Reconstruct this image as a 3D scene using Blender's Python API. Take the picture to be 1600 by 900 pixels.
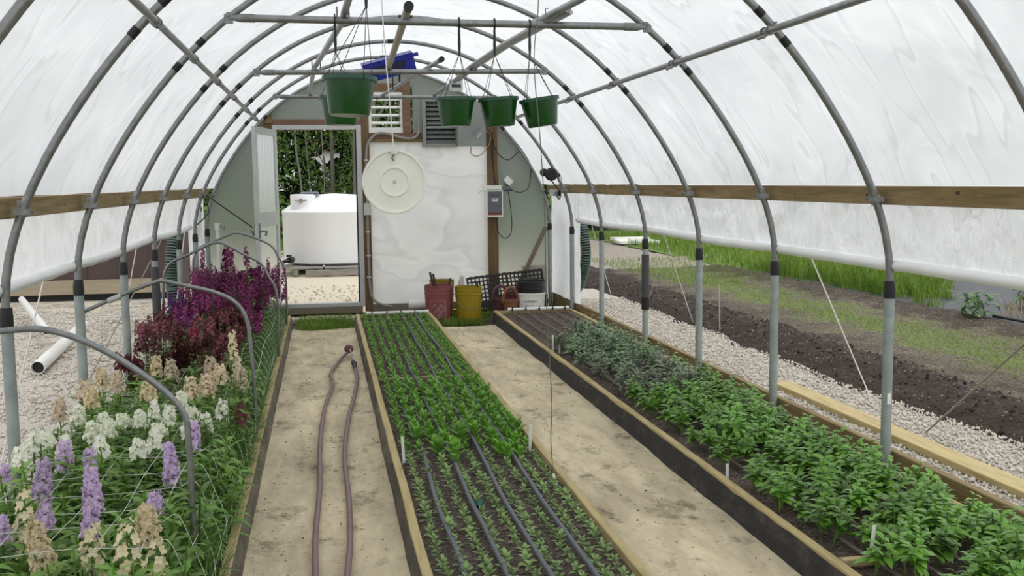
import bpy, math, random
import numpy as np
from mathutils import Vector, Matrix, noise
random.seed(7); RNG = np.random.default_rng(11)
PI = math.pi
for o in list(bpy.data.objects): bpy.data.objects.remove(o)
SC = bpy.context.scene; COL = SC.collection

# ---------------------------------------------------------------- camera, sky, exposure
cam = bpy.data.objects.new('camera', bpy.data.cameras.new('camera')); COL.objects.link(cam)
cam.data.sensor_width = 36; cam.data.lens = 36.29; cam.data.clip_end = 300
Rv = Vector((0.9836607, -0.17967483, -0.0113398)); Uv = Vector((0.02950125, 0.09873268, 0.9946766)); Fv = Vector((0.17759874, 0.97875881, -0.10242009))
M = Matrix.Identity(4)
for i in range(3): M[i][0] = Rv[i]; M[i][1] = Uv[i]; M[i][2] = -Fv[i]
M[2][3] = 1.45
cam.matrix_world = M; SC.camera = cam
SC.view_settings.view_transform = 'Standard'; SC.view_settings.look = 'None'
SC.view_settings.exposure = 0.2; SC.view_settings.gamma = 1; SC.view_settings.use_curve_mapping = False
W = bpy.data.worlds.new('overcast sky'); SC.world = W; W.use_nodes = True
nt = W.node_tree; nt.nodes.clear()
wo = nt.nodes.new('ShaderNodeOutputWorld'); bg = nt.nodes.new('ShaderNodeBackground')
tc = nt.nodes.new('ShaderNodeTexCoord'); sx = nt.nodes.new('ShaderNodeSeparateXYZ'); rp = nt.nodes.new('ShaderNodeValToRGB')
nt.links.new(tc.outputs['Generated'], sx.inputs[0]); nt.links.new(sx.outputs['Z'], rp.inputs[0])
rp.color_ramp.elements[0].position = 0.0; rp.color_ramp.elements[0].color = (.62, .65, .67, 1)
rp.color_ramp.elements[1].position = .8; rp.color_ramp.elements[1].color = (1.0, 1.0, 1.0, 1)
nt.links.new(rp.outputs[0], bg.inputs[0]); bg.inputs[1].default_value = 1.27
nt.links.new(bg.outputs[0], wo.inputs[0])
sun = bpy.data.objects.new('sun', bpy.data.lights.new('sun', 'SUN')); COL.objects.link(sun)
sun.data.energy = 0.6; sun.data.angle = math.radians(60); sun.rotation_euler = (math.radians(25), math.radians(20), 0)

# ---------------------------------------------------------------- materials
MATS = {}
def mat(name, c, rough=.6, metal=0, c2=None, ns=8, bump=0, bs=40, stretch=(1, 1, 1), rnd=0, trans=0, thr=(.35, .65), spec=.5, dist=.01):
    m = bpy.data.materials.new(name); m.use_nodes = True; n = m.node_tree; b = n.nodes['Principled BSDF']
    b.inputs['Base Color'].default_value = (*c, 1); b.inputs['Roughness'].default_value = rough; b.inputs['Metallic'].default_value = metal
    b.inputs['Specular IOR Level'].default_value = spec
    t = n.nodes.new('ShaderNodeTexCoord'); mp = n.nodes.new('ShaderNodeMapping'); mp.inputs['Scale'].default_value = stretch
    n.links.new(t.outputs['Object'], mp.inputs[0]); src = None
    if c2 is not None:
        nz = n.nodes.new('ShaderNodeTexNoise'); nz.inputs['Scale'].default_value = ns; nz.inputs['Detail'].default_value = 6; nz.inputs['Roughness'].default_value = .65
        n.links.new(mp.outputs[0], nz.inputs['Vector'])
        r = n.nodes.new('ShaderNodeValToRGB'); r.color_ramp.elements[0].position = thr[0]; r.color_ramp.elements[1].position = thr[1]
        r.color_ramp.elements[0].color = (*c, 1); r.color_ramp.elements[1].color = (*c2, 1)
        n.links.new(nz.outputs[0], r.inputs[0]); src = r.outputs[0]
    if rnd:
        oi = n.nodes.new('ShaderNodeObjectInfo'); h = n.nodes.new('ShaderNodeHueSaturation')
        mr = n.nodes.new('ShaderNodeMapRange'); mr.inputs['To Min'].default_value = 1 - rnd; mr.inputs['To Max'].default_value = 1 + rnd
        n.links.new(oi.outputs['Random'], mr.inputs['Value']); n.links.new(mr.outputs[0], h.inputs['Value'])
        if src: n.links.new(src, h.inputs['Color'])
        else: h.inputs['Color'].default_value = (*c, 1)
        src = h.outputs[0]
    if src: n.links.new(src, b.inputs['Base Color'])
    if bump:
        nb = n.nodes.new('ShaderNodeTexNoise'); nb.inputs['Scale'].default_value = bs; nb.inputs['Detail'].default_value = 5
        n.links.new(mp.outputs[0], nb.inputs['Vector']); bp = n.nodes.new('ShaderNodeBump'); bp.inputs['Strength'].default_value = bump; bp.inputs['Distance'].default_value = dist
        n.links.new(nb.outputs[0], bp.inputs['Height']); n.links.new(bp.outputs[0], b.inputs['Normal'])
    if trans:
        tr = n.nodes.new('ShaderNodeBsdfTranslucent'); mx = n.nodes.new('ShaderNodeMixShader'); mx.inputs[0].default_value = trans
        if src: n.links.new(src, tr.inputs[0])
        else: tr.inputs[0].default_value = (*c, 1)
        n.links.new(b.outputs[0], mx.inputs[1]); n.links.new(tr.outputs[0], mx.inputs[2]); n.links.new(mx.outputs[0], n.nodes['Material Output'].inputs[0])
    m.diffuse_color = (*c, 1); MATS[name] = m; return m

def film_mat(name, stretch, tr=.8, wr=.35, ws=3.0, c=.84, cr=(1.6, 1.0, .0)):
    m = bpy.data.materials.new(name); m.use_nodes = True; n = m.node_tree; n.nodes.remove(n.nodes['Principled BSDF'])
    out = n.nodes['Material Output']
    t = n.nodes.new('ShaderNodeTexCoord'); mp = n.nodes.new('ShaderNodeMapping'); mp.inputs['Scale'].default_value = stretch
    n.links.new(t.outputs['UV'], mp.inputs[0])
    nz = n.nodes.new('ShaderNodeTexNoise'); nz.inputs['Scale'].default_value = ws; nz.inputs['Detail'].default_value = 3; nz.inputs['Distortion'].default_value = .6
    n.links.new(mp.outputs[0], nz.inputs['Vector']); bp = n.nodes.new('ShaderNodeBump'); bp.inputs['Strength'].default_value = wr; bp.inputs['Distance'].default_value = .03
    n.links.new(nz.outputs[0], bp.inputs['Height'])
    # the film's own milkiness varies a little with the wrinkle noise
    rr = n.nodes.new('ShaderNodeValToRGB'); rr.color_ramp.elements[0].position = .3; rr.color_ramp.elements[1].position = .7
    rr.color_ramp.elements[0].color = (c-.10, c-.08, c-.07, 1); rr.color_ramp.elements[1].color = (min(.97, c+.02), min(.98, c+.035), min(.985, c+.045), 1)
    n.links.new(nz.outputs[0], rr.inputs[0])
    # narrow creases: doubled film darker, highlight line painted into the colour beside it
    mp2 = n.nodes.new('ShaderNodeMapping'); mp2.inputs['Scale'].default_value = (stretch[0]*cr[0], stretch[1]*cr[1], 1); mp2.inputs['Rotation'].default_value = (0, 0, cr[2]); n.links.new(t.outputs['UV'], mp2.inputs[0])
    n2 = n.nodes.new('ShaderNodeTexNoise'); n2.inputs['Scale'].default_value = ws; n2.inputs['Detail'].default_value = 2; n2.inputs['Distortion'].default_value = .35; n.links.new(mp2.outputs[0], n2.inputs['Vector'])
    r2 = n.nodes.new('ShaderNodeValToRGB'); e2 = r2.color_ramp.elements; e2[0].position = .455; e2[0].color = (1, 1, 1, 1); e2[1].position = .545; e2[1].color = (1, 1, 1, 1)
    k = e2.new(.49); k.color = (.87, .88, .88, 1); k = e2.new(.505); k.color = (1.06, 1.06, 1.06, 1); n.links.new(n2.outputs[0], r2.inputs[0])
    mm = n.nodes.new('ShaderNodeMix'); mm.data_type = 'RGBA'; mm.blend_type = 'MULTIPLY'; mm.inputs[0].default_value = 1; n.links.new(rr.outputs[0], mm.inputs[6]); n.links.new(r2.outputs[0], mm.inputs[7])
    a = n.nodes.new('ShaderNodeBsdfTranslucent'); d = n.nodes.new('ShaderNodeBsdfDiffuse'); g = n.nodes.new('ShaderNodeBsdfGlossy')
    g.inputs['Roughness'].default_value = .22; d.inputs[0].default_value = (.9, .9, .9, 1)
    n.links.new(mm.outputs[2], a.inputs[0])
    for q in (a, d, g): n.links.new(bp.outputs[0], q.inputs['Normal'])
    m1 = n.nodes.new('ShaderNodeMixShader'); m1.inputs[0].default_value = 1 - tr; n.links.new(a.outputs[0], m1.inputs[1]); n.links.new(d.outputs[0], m1.inputs[2])
    m2 = n.nodes.new('ShaderNodeMixShader'); m2.inputs[0].default_value = .10; n.links.new(m1.outputs[0], m2.inputs[1]); n.links.new(g.outputs[0], m2.inputs[2])
    n.links.new(m2.outputs[0], out.inputs[0]); MATS[name] = m; return m

GALV = mat('galvanised steel', (.24, .245, .245), .38, .75, (.33, .335, .335), 30, .1, 80, (1, 1, 1))
GALV_D = mat('weathered steel', (.20, .205, .20), .5, .6, (.30, .31, .30), 25)
SLEEVE = mat('green grey painted ground post', (.27, .31, .30), .5, .35, (.38, .41, .40), 12)
DARKPIPE = mat('dark grey foam sleeve', (.06, .06, .065), .7)
TAPE = mat('black tape', (.008, .008, .009), .45)
WOOD = mat('treated pine', (.17, .115, .045), .75, 0, (.29, .21, .095), 5, .2, 30, (8, .6, 8))
WOODP = mat('pale pine', (.50, .40, .19), .75, 0, (.30, .225, .10), 5, .2, 30, (8, .8, 8), thr=(.45, .75))
WOODD = mat('brown weathered timber', (.13, .075, .035), .8, 0, (.21, .13, .065), 6, .2, 30, (6, 6, .6))
WOODR = mat('red brown lumber', (.16, .085, .06), .8, 0, (.24, .14, .10), 6, .2, 30, (.8, 6, 6))
FILM = film_mat('white greenhouse film', (1.5, .05, 1), .90, .9, 1.3, .785, (2.2, .5, .012))
FILMC = film_mat('white curtain film', (6.0, 1.0, 1), .80, 1.0, 1.6, .95, (1.5, .5, .15))
FILMW = film_mat('wall sheeting film', (1.2, 3.0, 1), .85, .8, 1.2, .83, (.8, .8, .3))
WHITEPVC = mat('white pvc', (.82, .82, .80), .35)
WHITEP = mat('white plastic', (.80, .80, .76), .4, c2=(.88, .88, .84), ns=3)
GREENP = mat('green pot plastic', (.004, .050, .005), .28, c2=(.008, .080, .009), ns=4)
GREENR = mat('dusty green pot rim', (.03, .095, .06), .45)
BLACKP = mat('black plastic', (.012, .012, .013), .5)
BLACKW = mat('black rubber wire', (.01, .01, .01), .5)
ALU = mat('white painted aluminium', (.52, .53, .52), .4, .3, (.58, .59, .58), 5)
GREYM = mat('grey sheet metal', (.25, .27, .25), .5, .4, (.29, .31, .29), 6)
SOIL = mat('potting soil', (.035, .024, .019), .95, 0, (.24, .18, .145), 75, .9, 60, thr=(.40, .72), dist=.02)
BANK = mat('dark dug soil', (.020, .013, .010), .95, 0, (.08, .055, .04), 9, 1, 25, thr=(.40, .75), dist=.04)
CLOTH = mat('tan weed cloth', (.60, .515, .36), .9, 0, None, 3.6, .35, 40, (3.4, .8, 1), dist=.006)
def cloth_nodes():
    n = CLOTH.node_tree; N = n.nodes.new; L = n.links.new; b = n.nodes['Principled BSDF']; t = N('ShaderNodeTexCoord')
    def nse(sc, st, det, lo, hi, c0, c1, rough=.6):
        m = N('ShaderNodeMapping'); m.inputs['Scale'].default_value = st; L(t.outputs['Object'], m.inputs[0]); q = N('ShaderNodeTexNoise'); q.inputs['Scale'].default_value = sc; q.inputs['Detail'].default_value = det; q.inputs['Roughness'].default_value = rough
        L(m.outputs[0], q.inputs['Vector']); r = N('ShaderNodeValToRGB'); r.color_ramp.elements[0].position = lo; r.color_ramp.elements[1].position = hi; r.color_ramp.elements[0].color = (*c0, 1); r.color_ramp.elements[1].color = (*c1, 1); L(q.outputs[0], r.inputs[0]); return r.outputs[0]
    base = nse(1.6, (2.2, .8, 1), 7, .36, .66, (.80, .70, .475), (.47, .395, .27), .7)          # damp and dust patches
    streak = nse(7, (1.6, .35, 1), 4, .42, .66, (1, 1, 1), (.84, .82, .80))                     # worn lines along the cloth
    fleck = nse(30, (.8, 1.2, 1), 4, .62, .70, (1, 1, 1), (.30, .28, .25), .7)                 # small crosswise marks
    spot = nse(3.0, (1.5, 1, 1), 8, .54, .66, (1, 1, 1), (.42, .39, .36), .75)                    # muddy stains
    o = base
    for x in (streak, fleck, spot):
        m = N('ShaderNodeMix'); m.data_type = 'RGBA'; m.blend_type = 'MULTIPLY'; m.inputs[0].default_value = 1; L(o, m.inputs[6]); L(x, m.inputs[7]); o = m.outputs[2]
    L(o, b.inputs['Base Color'])
cloth_nodes()
CLOTHB = mat('brown dusty edging cloth', (.085, .072, .055), .85, 0, (.26, .22, .17), 6, .4, 20, (2, .6, 2), thr=(.42, .8))
CLOTHD = mat('dirty charcoal edging cloth', (.025, .023, .022), .85, 0, (.12, .10, .08), 7, .4, 20, (2, 1, 2), thr=(.5, .9))
GRAVEL = mat('pale crushed limestone', (.52, .48, .42), .9, 0, (.25, .22, .19), 45, .8, 60, thr=(.45, .8), dist=.02)
STONE = mat('limestone chips', (.60, .555, .48), .85, 0, (.24, .21, .18), 14, thr=(.45, .75))
LOOSE = mat('earth and straw', (.17, .135, .09), .95, 0, (.055, .04, .028), 12, .7, 40, thr=(.35, .65), dist=.03)
LAWN = mat('thin grass on soil', (.12, .145, .04), .95, 0, (.26, .22, .14), 7, .7, 60, thr=(.40, .75), dist=.03)
LAWNG = mat('mown grass', (.10, .18, .022), .95, 0, (.16, .22, .05), 3, .7, 60, dist=.04)
LEAF_B = mat('bright seedling leaf', (.165, .38, .035), .5, rnd=.3, trans=.25)
LEAF_S = mat('pale seedling leaf', (.25, .37, .13), .55, rnd=.3, trans=.2)
LEAF_D = mat('deep green leaf', (.14, .315, .035), .38, rnd=.35, trans=.22)
LEAF_G = mat('grey green leaf', (.16, .245, .12), .4, rnd=.3, trans=.2)
LEAF_K = mat('stock foliage', (.15, .275, .045), .48, rnd=.35, trans=.22)
LEAF_O = mat('olive tinged leaf', (.19, .22, .14), .42, rnd=.3, trans=.15)
STEM = mat('green stem', (.10, .17, .05), .6)
GRASS = mat('fresh green grass blade', (.085, .20, .012), .55, rnd=0, trans=.35, c2=(.24, .34, .05), ns=3)
GRASSD = mat('dry straw blade', (.36, .28, .15), .7, trans=.2)
TREEL = mat('tree leaf', (.02, .055, .008), .5, trans=.3, c2=(.20, .34, .06), ns=2.2, thr=(.42, .62))
BARK = mat('grey bark', (.17, .16, .135), .9)
HEM = mat('white rolled film', (.93, .93, .93), .35, c2=(.86, .87, .87), ns=6)
FLW = {
 'lilac': mat('lilac petal', (.62, .46, .70), .6, rnd=.12, trans=.3, c2=(.78, .64, .82), ns=30),
 'cream': mat('cream petal', (.80, .68, .42), .6, rnd=.12, trans=.3, c2=(.88, .80, .58), ns=30),
 'tan': mat('tan petal', (.66, .54, .34), .7, rnd=.12, trans=.25, c2=(.84, .74, .52), ns=30),
 'beige': mat('pinkish beige petal', (.66, .52, .40), .7, rnd=.15, trans=.25, c2=(.84, .74, .56), ns=30),
 'white': mat('white petal', (.93, .93, .76), .6, rnd=.05, trans=.3, c2=(.95, .96, .88), ns=30),
 'maroon': mat('maroon petal', (.12, .022, .035), .6, rnd=.4, trans=.22, c2=(.30, .11, .12), ns=30),
 'purple': mat('magenta purple petal', (.115, .008, .065), .6, rnd=.45, trans=.22, c2=(.27, .035, .15), ns=30),
 'violet': mat('deep violet petal', (.10, .006, .15), .6, rnd=.2, trans=.25, c2=(.16, .02, .22), ns=30),
 'pink': mat('rose red petal', (.40, .05, .10), .6, trans=.25)}

# ---------------------------------------------------------------- helpers
WL = {}
def tag(o, label=None, cat=None, group=None, kind=None):
    if label: o['label'] = label
    if cat: o['category'] = cat
    if group: o['group'] = group
    if kind: o['kind'] = kind
    return o
def empty(name, loc, label=None, cat=None, group=None, kind=None, rz=0):
    o = bpy.data.objects.new(name, None); o.empty_display_size = .05; COL.objects.link(o); o.location = loc; o.rotation_euler.z = rz
    WL[o.name] = Vector(loc); return tag(o, label, cat, group, kind)
class MB:
    def __init__(s): s.v = []; s.f = []
    def add(s, vs, fs):
        k = len(s.v); s.v += [tuple(p) for p in vs]; s.f += [tuple(i + k for i in f) for f in fs]; return s
    def box(s, lo, hi, R=None, c=None):
        x0, y0, z0 = lo; x1, y1, z1 = hi
        vs = [Vector(p) for p in ((x0,y0,z0),(x1,y0,z0),(x1,y1,z0),(x0,y1,z0),(x0,y0,z1),(x1,y0,z1),(x1,y1,z1),(x0,y1,z1))]
        if R is not None:
            c = Vector(c); vs = [R @ p + c for p in vs]
        return s.add(vs, ((3,2,1,0),(4,5,6,7),(0,1,5,4),(1,2,6,5),(2,3,7,6),(3,0,4,7)))
    def bbox(s, lo, hi, b=.003):
        # box with chamfered long edges
        x0, y0, z0 = lo; x1, y1, z1 = hi; dx, dy, dz = x1-x0, y1-y0, z1-z0
        ax = max(range(3), key=lambda i: (dx, dy, dz)[i]); o = [i for i in range(3) if i != ax]
        L = (lo, hi); b = min(b, (hi[o[0]]-lo[o[0]])/3, (hi[o[1]]-lo[o[1]])/3)
        pr = []
        for (u, w) in ((lo[o[0]]+b, lo[o[1]]), (hi[o[0]]-b, lo[o[1]]), (hi[o[0]], lo[o[1]]+b), (hi[o[0]], hi[o[1]]-b), (hi[o[0]]-b, hi[o[1]]), (lo[o[0]]+b, hi[o[1]]), (lo[o[0]], hi[o[1]]-b), (lo[o[0]], lo[o[1]]+b)): pr.append((u, w))
        vs = []
        for e in (lo[ax], hi[ax]):
            for u, w in pr:
                p = [0, 0, 0]; p[ax] = e; p[o[0]] = u; p[o[1]] = w; vs.append(p)
        fs = [tuple(range(7, -1, -1)), tuple(range(8, 16))] + [(i, (i+1) % 8, 8+(i+1) % 8, 8+i) for i in range(8)]
        return s.add(vs, fs)
    def tube(s, pts, r, n=10, cap=True, ribs=None):
        P = [Vector(p) for p in pts]; m = len(P); rr = r if hasattr(r, '__len__') else [r]*m
        up = None; rings = []
        for i in range(m):
            t = (P[min(i+1, m-1)] - P[max(i-1, 0)]).normalized()
            if up is None: up = Vector((0, 0, 1)) if abs(t.z) < .9 else Vector((1, 0, 0))
            a = t.cross(up)
            if a.length < 1e-5: a = t.cross(Vector((0, 1, 0)))
            a.normalize(); b = a.cross(t).normalized(); up = b
            rings.append([P[i] + a*rr[i]*math.cos(2*PI*k/n) + b*rr[i]*math.sin(2*PI*k/n) for k in range(n)])
        vs = [p for g in rings for p in g]; fs = []
        for i in range(m-1):
            for k in range(n): fs.append((i*n+k, i*n+(k+1) % n, (i+1)*n+(k+1) % n, (i+1)*n+k))
        if cap: fs += [tuple(range(n-1, -1, -1)), tuple((m-1)*n+k for k in range(n))]
        return s.add(vs, fs)
    def lathe(s, prof, c=(0, 0, 0), n=28, R=None):
        # prof: list of (r, z) ; closed when it returns near axis
        c = Vector(c); vs = []; fs = []
        for (r, z) in prof:
            for k in range(n):
                p = Vector((r*math.cos(2*PI*k/n), r*math.sin(2*PI*k/n), z))
                if R is not None: p = R @ p
                vs.append(p + c)
        for i in range(len(prof)-1):
            for k in range(n): fs.append((i*n+k, i*n+(k+1) % n, (i+1)*n+(k+1) % n, (i+1)*n+k))
        return s.add(vs, fs)
    def leaf(s, b, az, el, L, w, curl=.5, tw=0, n=3, fold=.15, tip=True):
        b = Vector(b); d = Vector((math.cos(az)*math.cos(el), math.sin(az)*math.cos(el), math.sin(el)))
        side = Vector((-math.sin(az), math.cos(az), 0)); side = side*math.cos(tw) + d.cross(side)*math.sin(tw)
        p = b.copy(); vs = []; e = el
        prof = {2: (.25, 1, .05), 3: (.25, 1., .75, .05), 4: (.2, .85, 1, .6, .04)}[n]
        for i in range(n+1):
            nn = side.cross(d).normalized(); ww = w*.5*prof[i]
            vs += [p + side*ww + nn*ww*fold*-1, p - side*ww + nn*ww*fold*-1] if n < 4 else [p + side*ww - nn*ww*fold, p - side*ww - nn*ww*fold]
            e -= curl/n; d = Vector((math.cos(az)*math.cos(e), math.sin(az)*math.cos(e), math.sin(e))); p = p + d*(L/n)
        return s.add(vs, [(2*i, 2*i+1, 2*i+3, 2*i+2) for i in range(n)])
    def build(s, name, m, parent=None, loc=None, smooth=False, label=None, cat=None, group=None, kind=None, auto=True):
        me = bpy.data.meshes.new(name)
        off = Vector((0, 0, 0))
        if parent is not None: off = WL.get(parent.name, Vector((0, 0, 0)))
        elif loc is not None: off = Vector(loc)
        if s.v:
            A = np.array(s.v, dtype=float) - np.array(off)
            me.from_pydata(A.tolist(), [], s.f)
        me.update(); me.materials.append(m)
        if smooth:
            me.polygons.foreach_set('use_smooth', [True]*len(me.polygons))
            if auto:
                try: me.set_sharp_from_angle(angle=math.radians(40))
                except Exception: pass
        o = bpy.data.objects.new(name, me); COL.objects.link(o)
        if parent is not None: o.parent = parent; WL[o.name] = off
        else: o.location = off; WL[o.name] = off
        return tag(o, label, cat, group, kind)
def copy_tree(o, loc=None, rz=None, scale=None, parent=None):
    c = o.copy(); COL.objects.link(c); c.parent = parent
    if loc is not None: c.location = loc
    if rz is not None: c.rotation_euler.z = rz
    if scale is not None: c.scale = (scale,)*3 if not hasattr(scale, '__len__') else scale
    for ch in list(o.children): copy_tree(ch, parent=c)
    return c
def spline(pts, n=8):
    P = [Vector(p) for p in pts]; P = [P[0]*2-P[1]] + P + [P[-1]*2-P[-2]]; out = []
    for i in range(1, len(P)-2):
        for k in range(n):
            t = k/n; a, b, c, d = P[i-1], P[i], P[i+1], P[i+2]
            out.append(.5*((2*b) + (c-a)*t + (2*a-5*b+4*c-d)*t*t + (3*b-a-3*c+d)*t**3))
    out.append(P[-2]); return out
def raw_mesh(name, V, F, m, loc=None, **k):
    me = bpy.data.meshes.new(name); V = np.asarray(V, dtype=np.float32); F = np.asarray(F, dtype=np.int32)
    me.vertices.add(len(V)); me.vertices.foreach_set('co', V.ravel())
    nf, q = F.shape; me.loops.add(nf*q); me.loops.foreach_set('vertex_index', F.ravel())
    me.polygons.add(nf); me.polygons.foreach_set('loop_start', np.arange(nf, dtype=np.int32)*q)
    try: me.polygons.foreach_set('loop_total', np.full(nf, q, dtype=np.int32))
    except Exception: pass
    me.update(calc_edges=True); me.validate(); me.materials.append(m)
    o = bpy.data.objects.new(name, me); COL.objects.link(o); return tag(o, **k)
def text_pts(s, size):
    cu = bpy.data.curves.new('lettering', 'FONT'); cu.body = s; cu.size = size; cu.align_x = 'CENTER'; cu.align_y = 'CENTER'
    ob = bpy.data.objects.new('lettering', cu); COL.objects.link(ob); bpy.context.view_layer.update()
    me = bpy.data.meshes.new_from_object(ob.evaluated_get(bpy.context.evaluated_depsgraph_get()))
    v = [tuple(p.co) for p in me.vertices]; f = [tuple(p.vertices) for p in me.polygons]
    bpy.data.objects.remove(ob); bpy.data.meshes.remove(me); return v, f

# ---------------------------------------------------------------- house geometry
X0 = .645; HW = 1.871; YE = 11.5
HY = [3.05, 4.274, 5.487, 6.689, 7.891, 9.210, 10.365]
def arch(th, off=0):          # th: degrees from the right spring line
    t = th if th <= 90 else 180 - th
    r = 1.68 + .191*math.exp(-(t/24)**1.7) + off
    x = r*math.cos(math.radians(t)); return (X0 + (x if th <= 90 else -x), 1.0 + r*math.sin(math.radians(t)))
def zarch(x, off=0):
    for k in range(900):
        px, pz = arch(k/10, off)
        if px - X0 <= abs(x - X0): return pz
    return 2.68

# setting ------------------------------------------------------
def grid(name, x0, x1, y0, y1, nx, ny, zf, m, edge=None, **k):
    V = []; 
    for j in range(ny+1):
        y = y0 + (y1-y0)*j/ny
        a = x0(y) if callable(x0) else x0; b = x1(y) if callable(x1) else x1
        for i in range(nx+1):
            x = a + (b-a)*i/nx; V.append((x, y, zf(x, y)))
    F = [(j*(nx+1)+i, j*(nx+1)+i+1, (j+1)*(nx+1)+i+1, (j+1)*(nx+1)+i) for j in range(ny) for i in range(nx)]
    o = raw_mesh(name, V, F, m, **k); o.data.polygons.foreach_set('use_smooth', [True]*len(o.data.polygons)); return o
nz = lambda x, y, s=1, q=0: noise.noise(Vector((x*s, y*s, q)))
grid('floor', -40, 60, -3, 120, 10, 12, lambda x, y: -.035, mat('bare ground', (.09, .075, .05), .95, c2=(.15, .13, .09), ns=2), kind='structure')
# right-hand outside, strip after strip
w1 = lambda y: 3.42 + .10*nz(0, y, 1.3, 2) + max(0, 6 - y)*.06
w2 = lambda y: 4.30 + .12*nz(0, y, 1.1, 5)
w3 = lambda y: 4.80 + .15*nz(0, y, 1.1, 8)
w4 = lambda y: 5.85 + .15*nz(0, y, 1.1, 9)
w5 = lambda y: 6.50 + .12*nz(0, y, 1.5, 12)
grid('gravel_bed', 2.60, w1, 1.0, 13.0, 12, 160, lambda x, y: .055 + .012*nz(x, y, 9), GRAVEL, kind='stuff', label='white limestone gravel strip lying beside the right baseboard', cat='gravel')
def bankz(x, y):
    t = (x - w1(y))/(w2(y) - w1(y))
    if t > 1: return .035 + .02*nz(x, y, 7) + .008*nz(x, y, 20) + (.035*max(0, nz(x, y, 5)) if x > w4(y) else 0)
    return .035 + .09*math.sin(PI*min(1, max(0, t)))**.8 + .04*nz(x, y, 4) + .022*nz(x, y, 14)
def field_mat():
    m = mat('field earth', (.03, .02, .015), .95, 0, None, 8, .9, 45, dist=.03); n = m.node_tree; b = n.nodes['Principled BSDF']; N = n.nodes.new; L = n.links.new
    t = N('ShaderNodeTexCoord'); sp = N('ShaderNodeSeparateXYZ'); L(t.outputs['Object'], sp.inputs[0])
    q = N('ShaderNodeTexNoise'); q.inputs['Scale'].default_value = 2.2; q.inputs['Detail'].default_value = 6; L(t.outputs['Object'], q.inputs['Vector'])
    a1 = N('ShaderNodeMath'); a1.operation = 'MULTIPLY_ADD'; a1.inputs[1].default_value = 1.7; L(q.outputs[0], a1.inputs[0]); L(sp.outputs['X'], a1.inputs[2])
    mr = N('ShaderNodeMapRange'); mr.inputs['From Min'].default_value = 4.15; mr.inputs['From Max'].default_value = 7.45; L(a1.outputs[0], mr.inputs['Value'])
    r = N('ShaderNodeValToRGB'); e = r.color_ramp.elements; e[0].position = .24; e[0].color = (.030, .018, .013, 1); e[1].position = .34; e[1].color = (.085, .068, .05, 1)
    for p, c in ((.46, (.125, .105, .075, 1)), (.54, (.115, .15, .035, 1)), (.66, (.12, .135, .05, 1)), (.76, (.125, .105, .075, 1)), (.84, (.05, .036, .027, 1)), (.95, (.07, .052, .04, 1))):
        k = e.new(p); k.color = c
    L(mr.outputs[0], r.inputs[0])
    f = N('ShaderNodeTexNoise'); f.inputs['Scale'].default_value = 38; f.inputs['Detail'].default_value = 5; f.inputs['Roughness'].default_value = .75; L(t.outputs['Object'], f.inputs['Vector'])
    fr = N('ShaderNodeMapRange'); fr.inputs['From Min'].default_value = .38; fr.inputs['From Max'].default_value = .68; fr.inputs['To Min'].default_value = .45; fr.inputs['To Max'].default_value = 2.0; L(f.outputs[0], fr.inputs['Value'])
    mx = N('ShaderNodeVectorMath'); mx.operation = 'SCALE'; L(r.outputs[0], mx.inputs[0]); L(fr.outputs[0], mx.inputs['Scale']); L(mx.outputs[0], b.inputs['Base Color']); return m
grid('field', w1, w5, 1.0, 16.0, 90, 330, bankz, field_mat(), kind='stuff', label='dug field of dark soil, earth and thin grass behind the gravel strip', cat='soil')
grid('landscape_fabric', w5, lambda y: 18, 4.0, 15.0, 30, 30, lambda x, y: .03 + .02*nz(x, y, 2), mat('grey landscape fabric', (.045, .05, .06), .7, c2=(.085, .09, .10), ns=2, stretch=(1, 6, 1)), kind='stuff', label='grey landscape fabric laid on the field beyond the furrow', cat='fabric')
grid('gravel_yard', 2.9, 9.5, 13.0, 27, 30, 60, lambda x, y: .012 + .02*nz(x, y, 3), mat('brown grey gravel', (.36, .32, .26), .95, 0, (.15, .13, .11), 18, .8, 40, thr=(.4, .7)), kind='stuff', label='brown grey gravel yard beyond the far right corner', cat='gravel')
grid('lawn', w5, lambda y: 60, 15.0, 80, 20, 40, lambda x, y: .02 + .03*nz(x, y, 1), LAWNG, kind='stuff', label='green lawn stretching away behind the gravel yard', cat='grass')
# left-hand outside and yard behind the door
def lz(x, y): return .0 + .02*nz(x, y, 4) + (.10*math.exp(-((y-10.6)/1.1)**2) if x < -2.2 else .10*math.exp(-((y-10.6)/1.1)**2)*max(0, (-x-1.4)/.8))
grid('gravel_ground', -9, -1.26, 1.0, 14.2, 30, 60, lz, GRAVEL, kind='stuff', label='white gravel ground outside on the left before the brown shed', cat='gravel')
grid('gravel_drive', -8, 2.9, 11.7, 24, 30, 40, lambda x, y: .0 + .015*nz(x, y, 3), mat('bright tan limestone fines', (.60, .54, .42), .95, 0, (.42, .37, .29), 26, .5, 60, thr=(.5, .85)), kind='stuff', label='bright tan gravel yard seen through the open door', cat='gravel')

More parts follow.
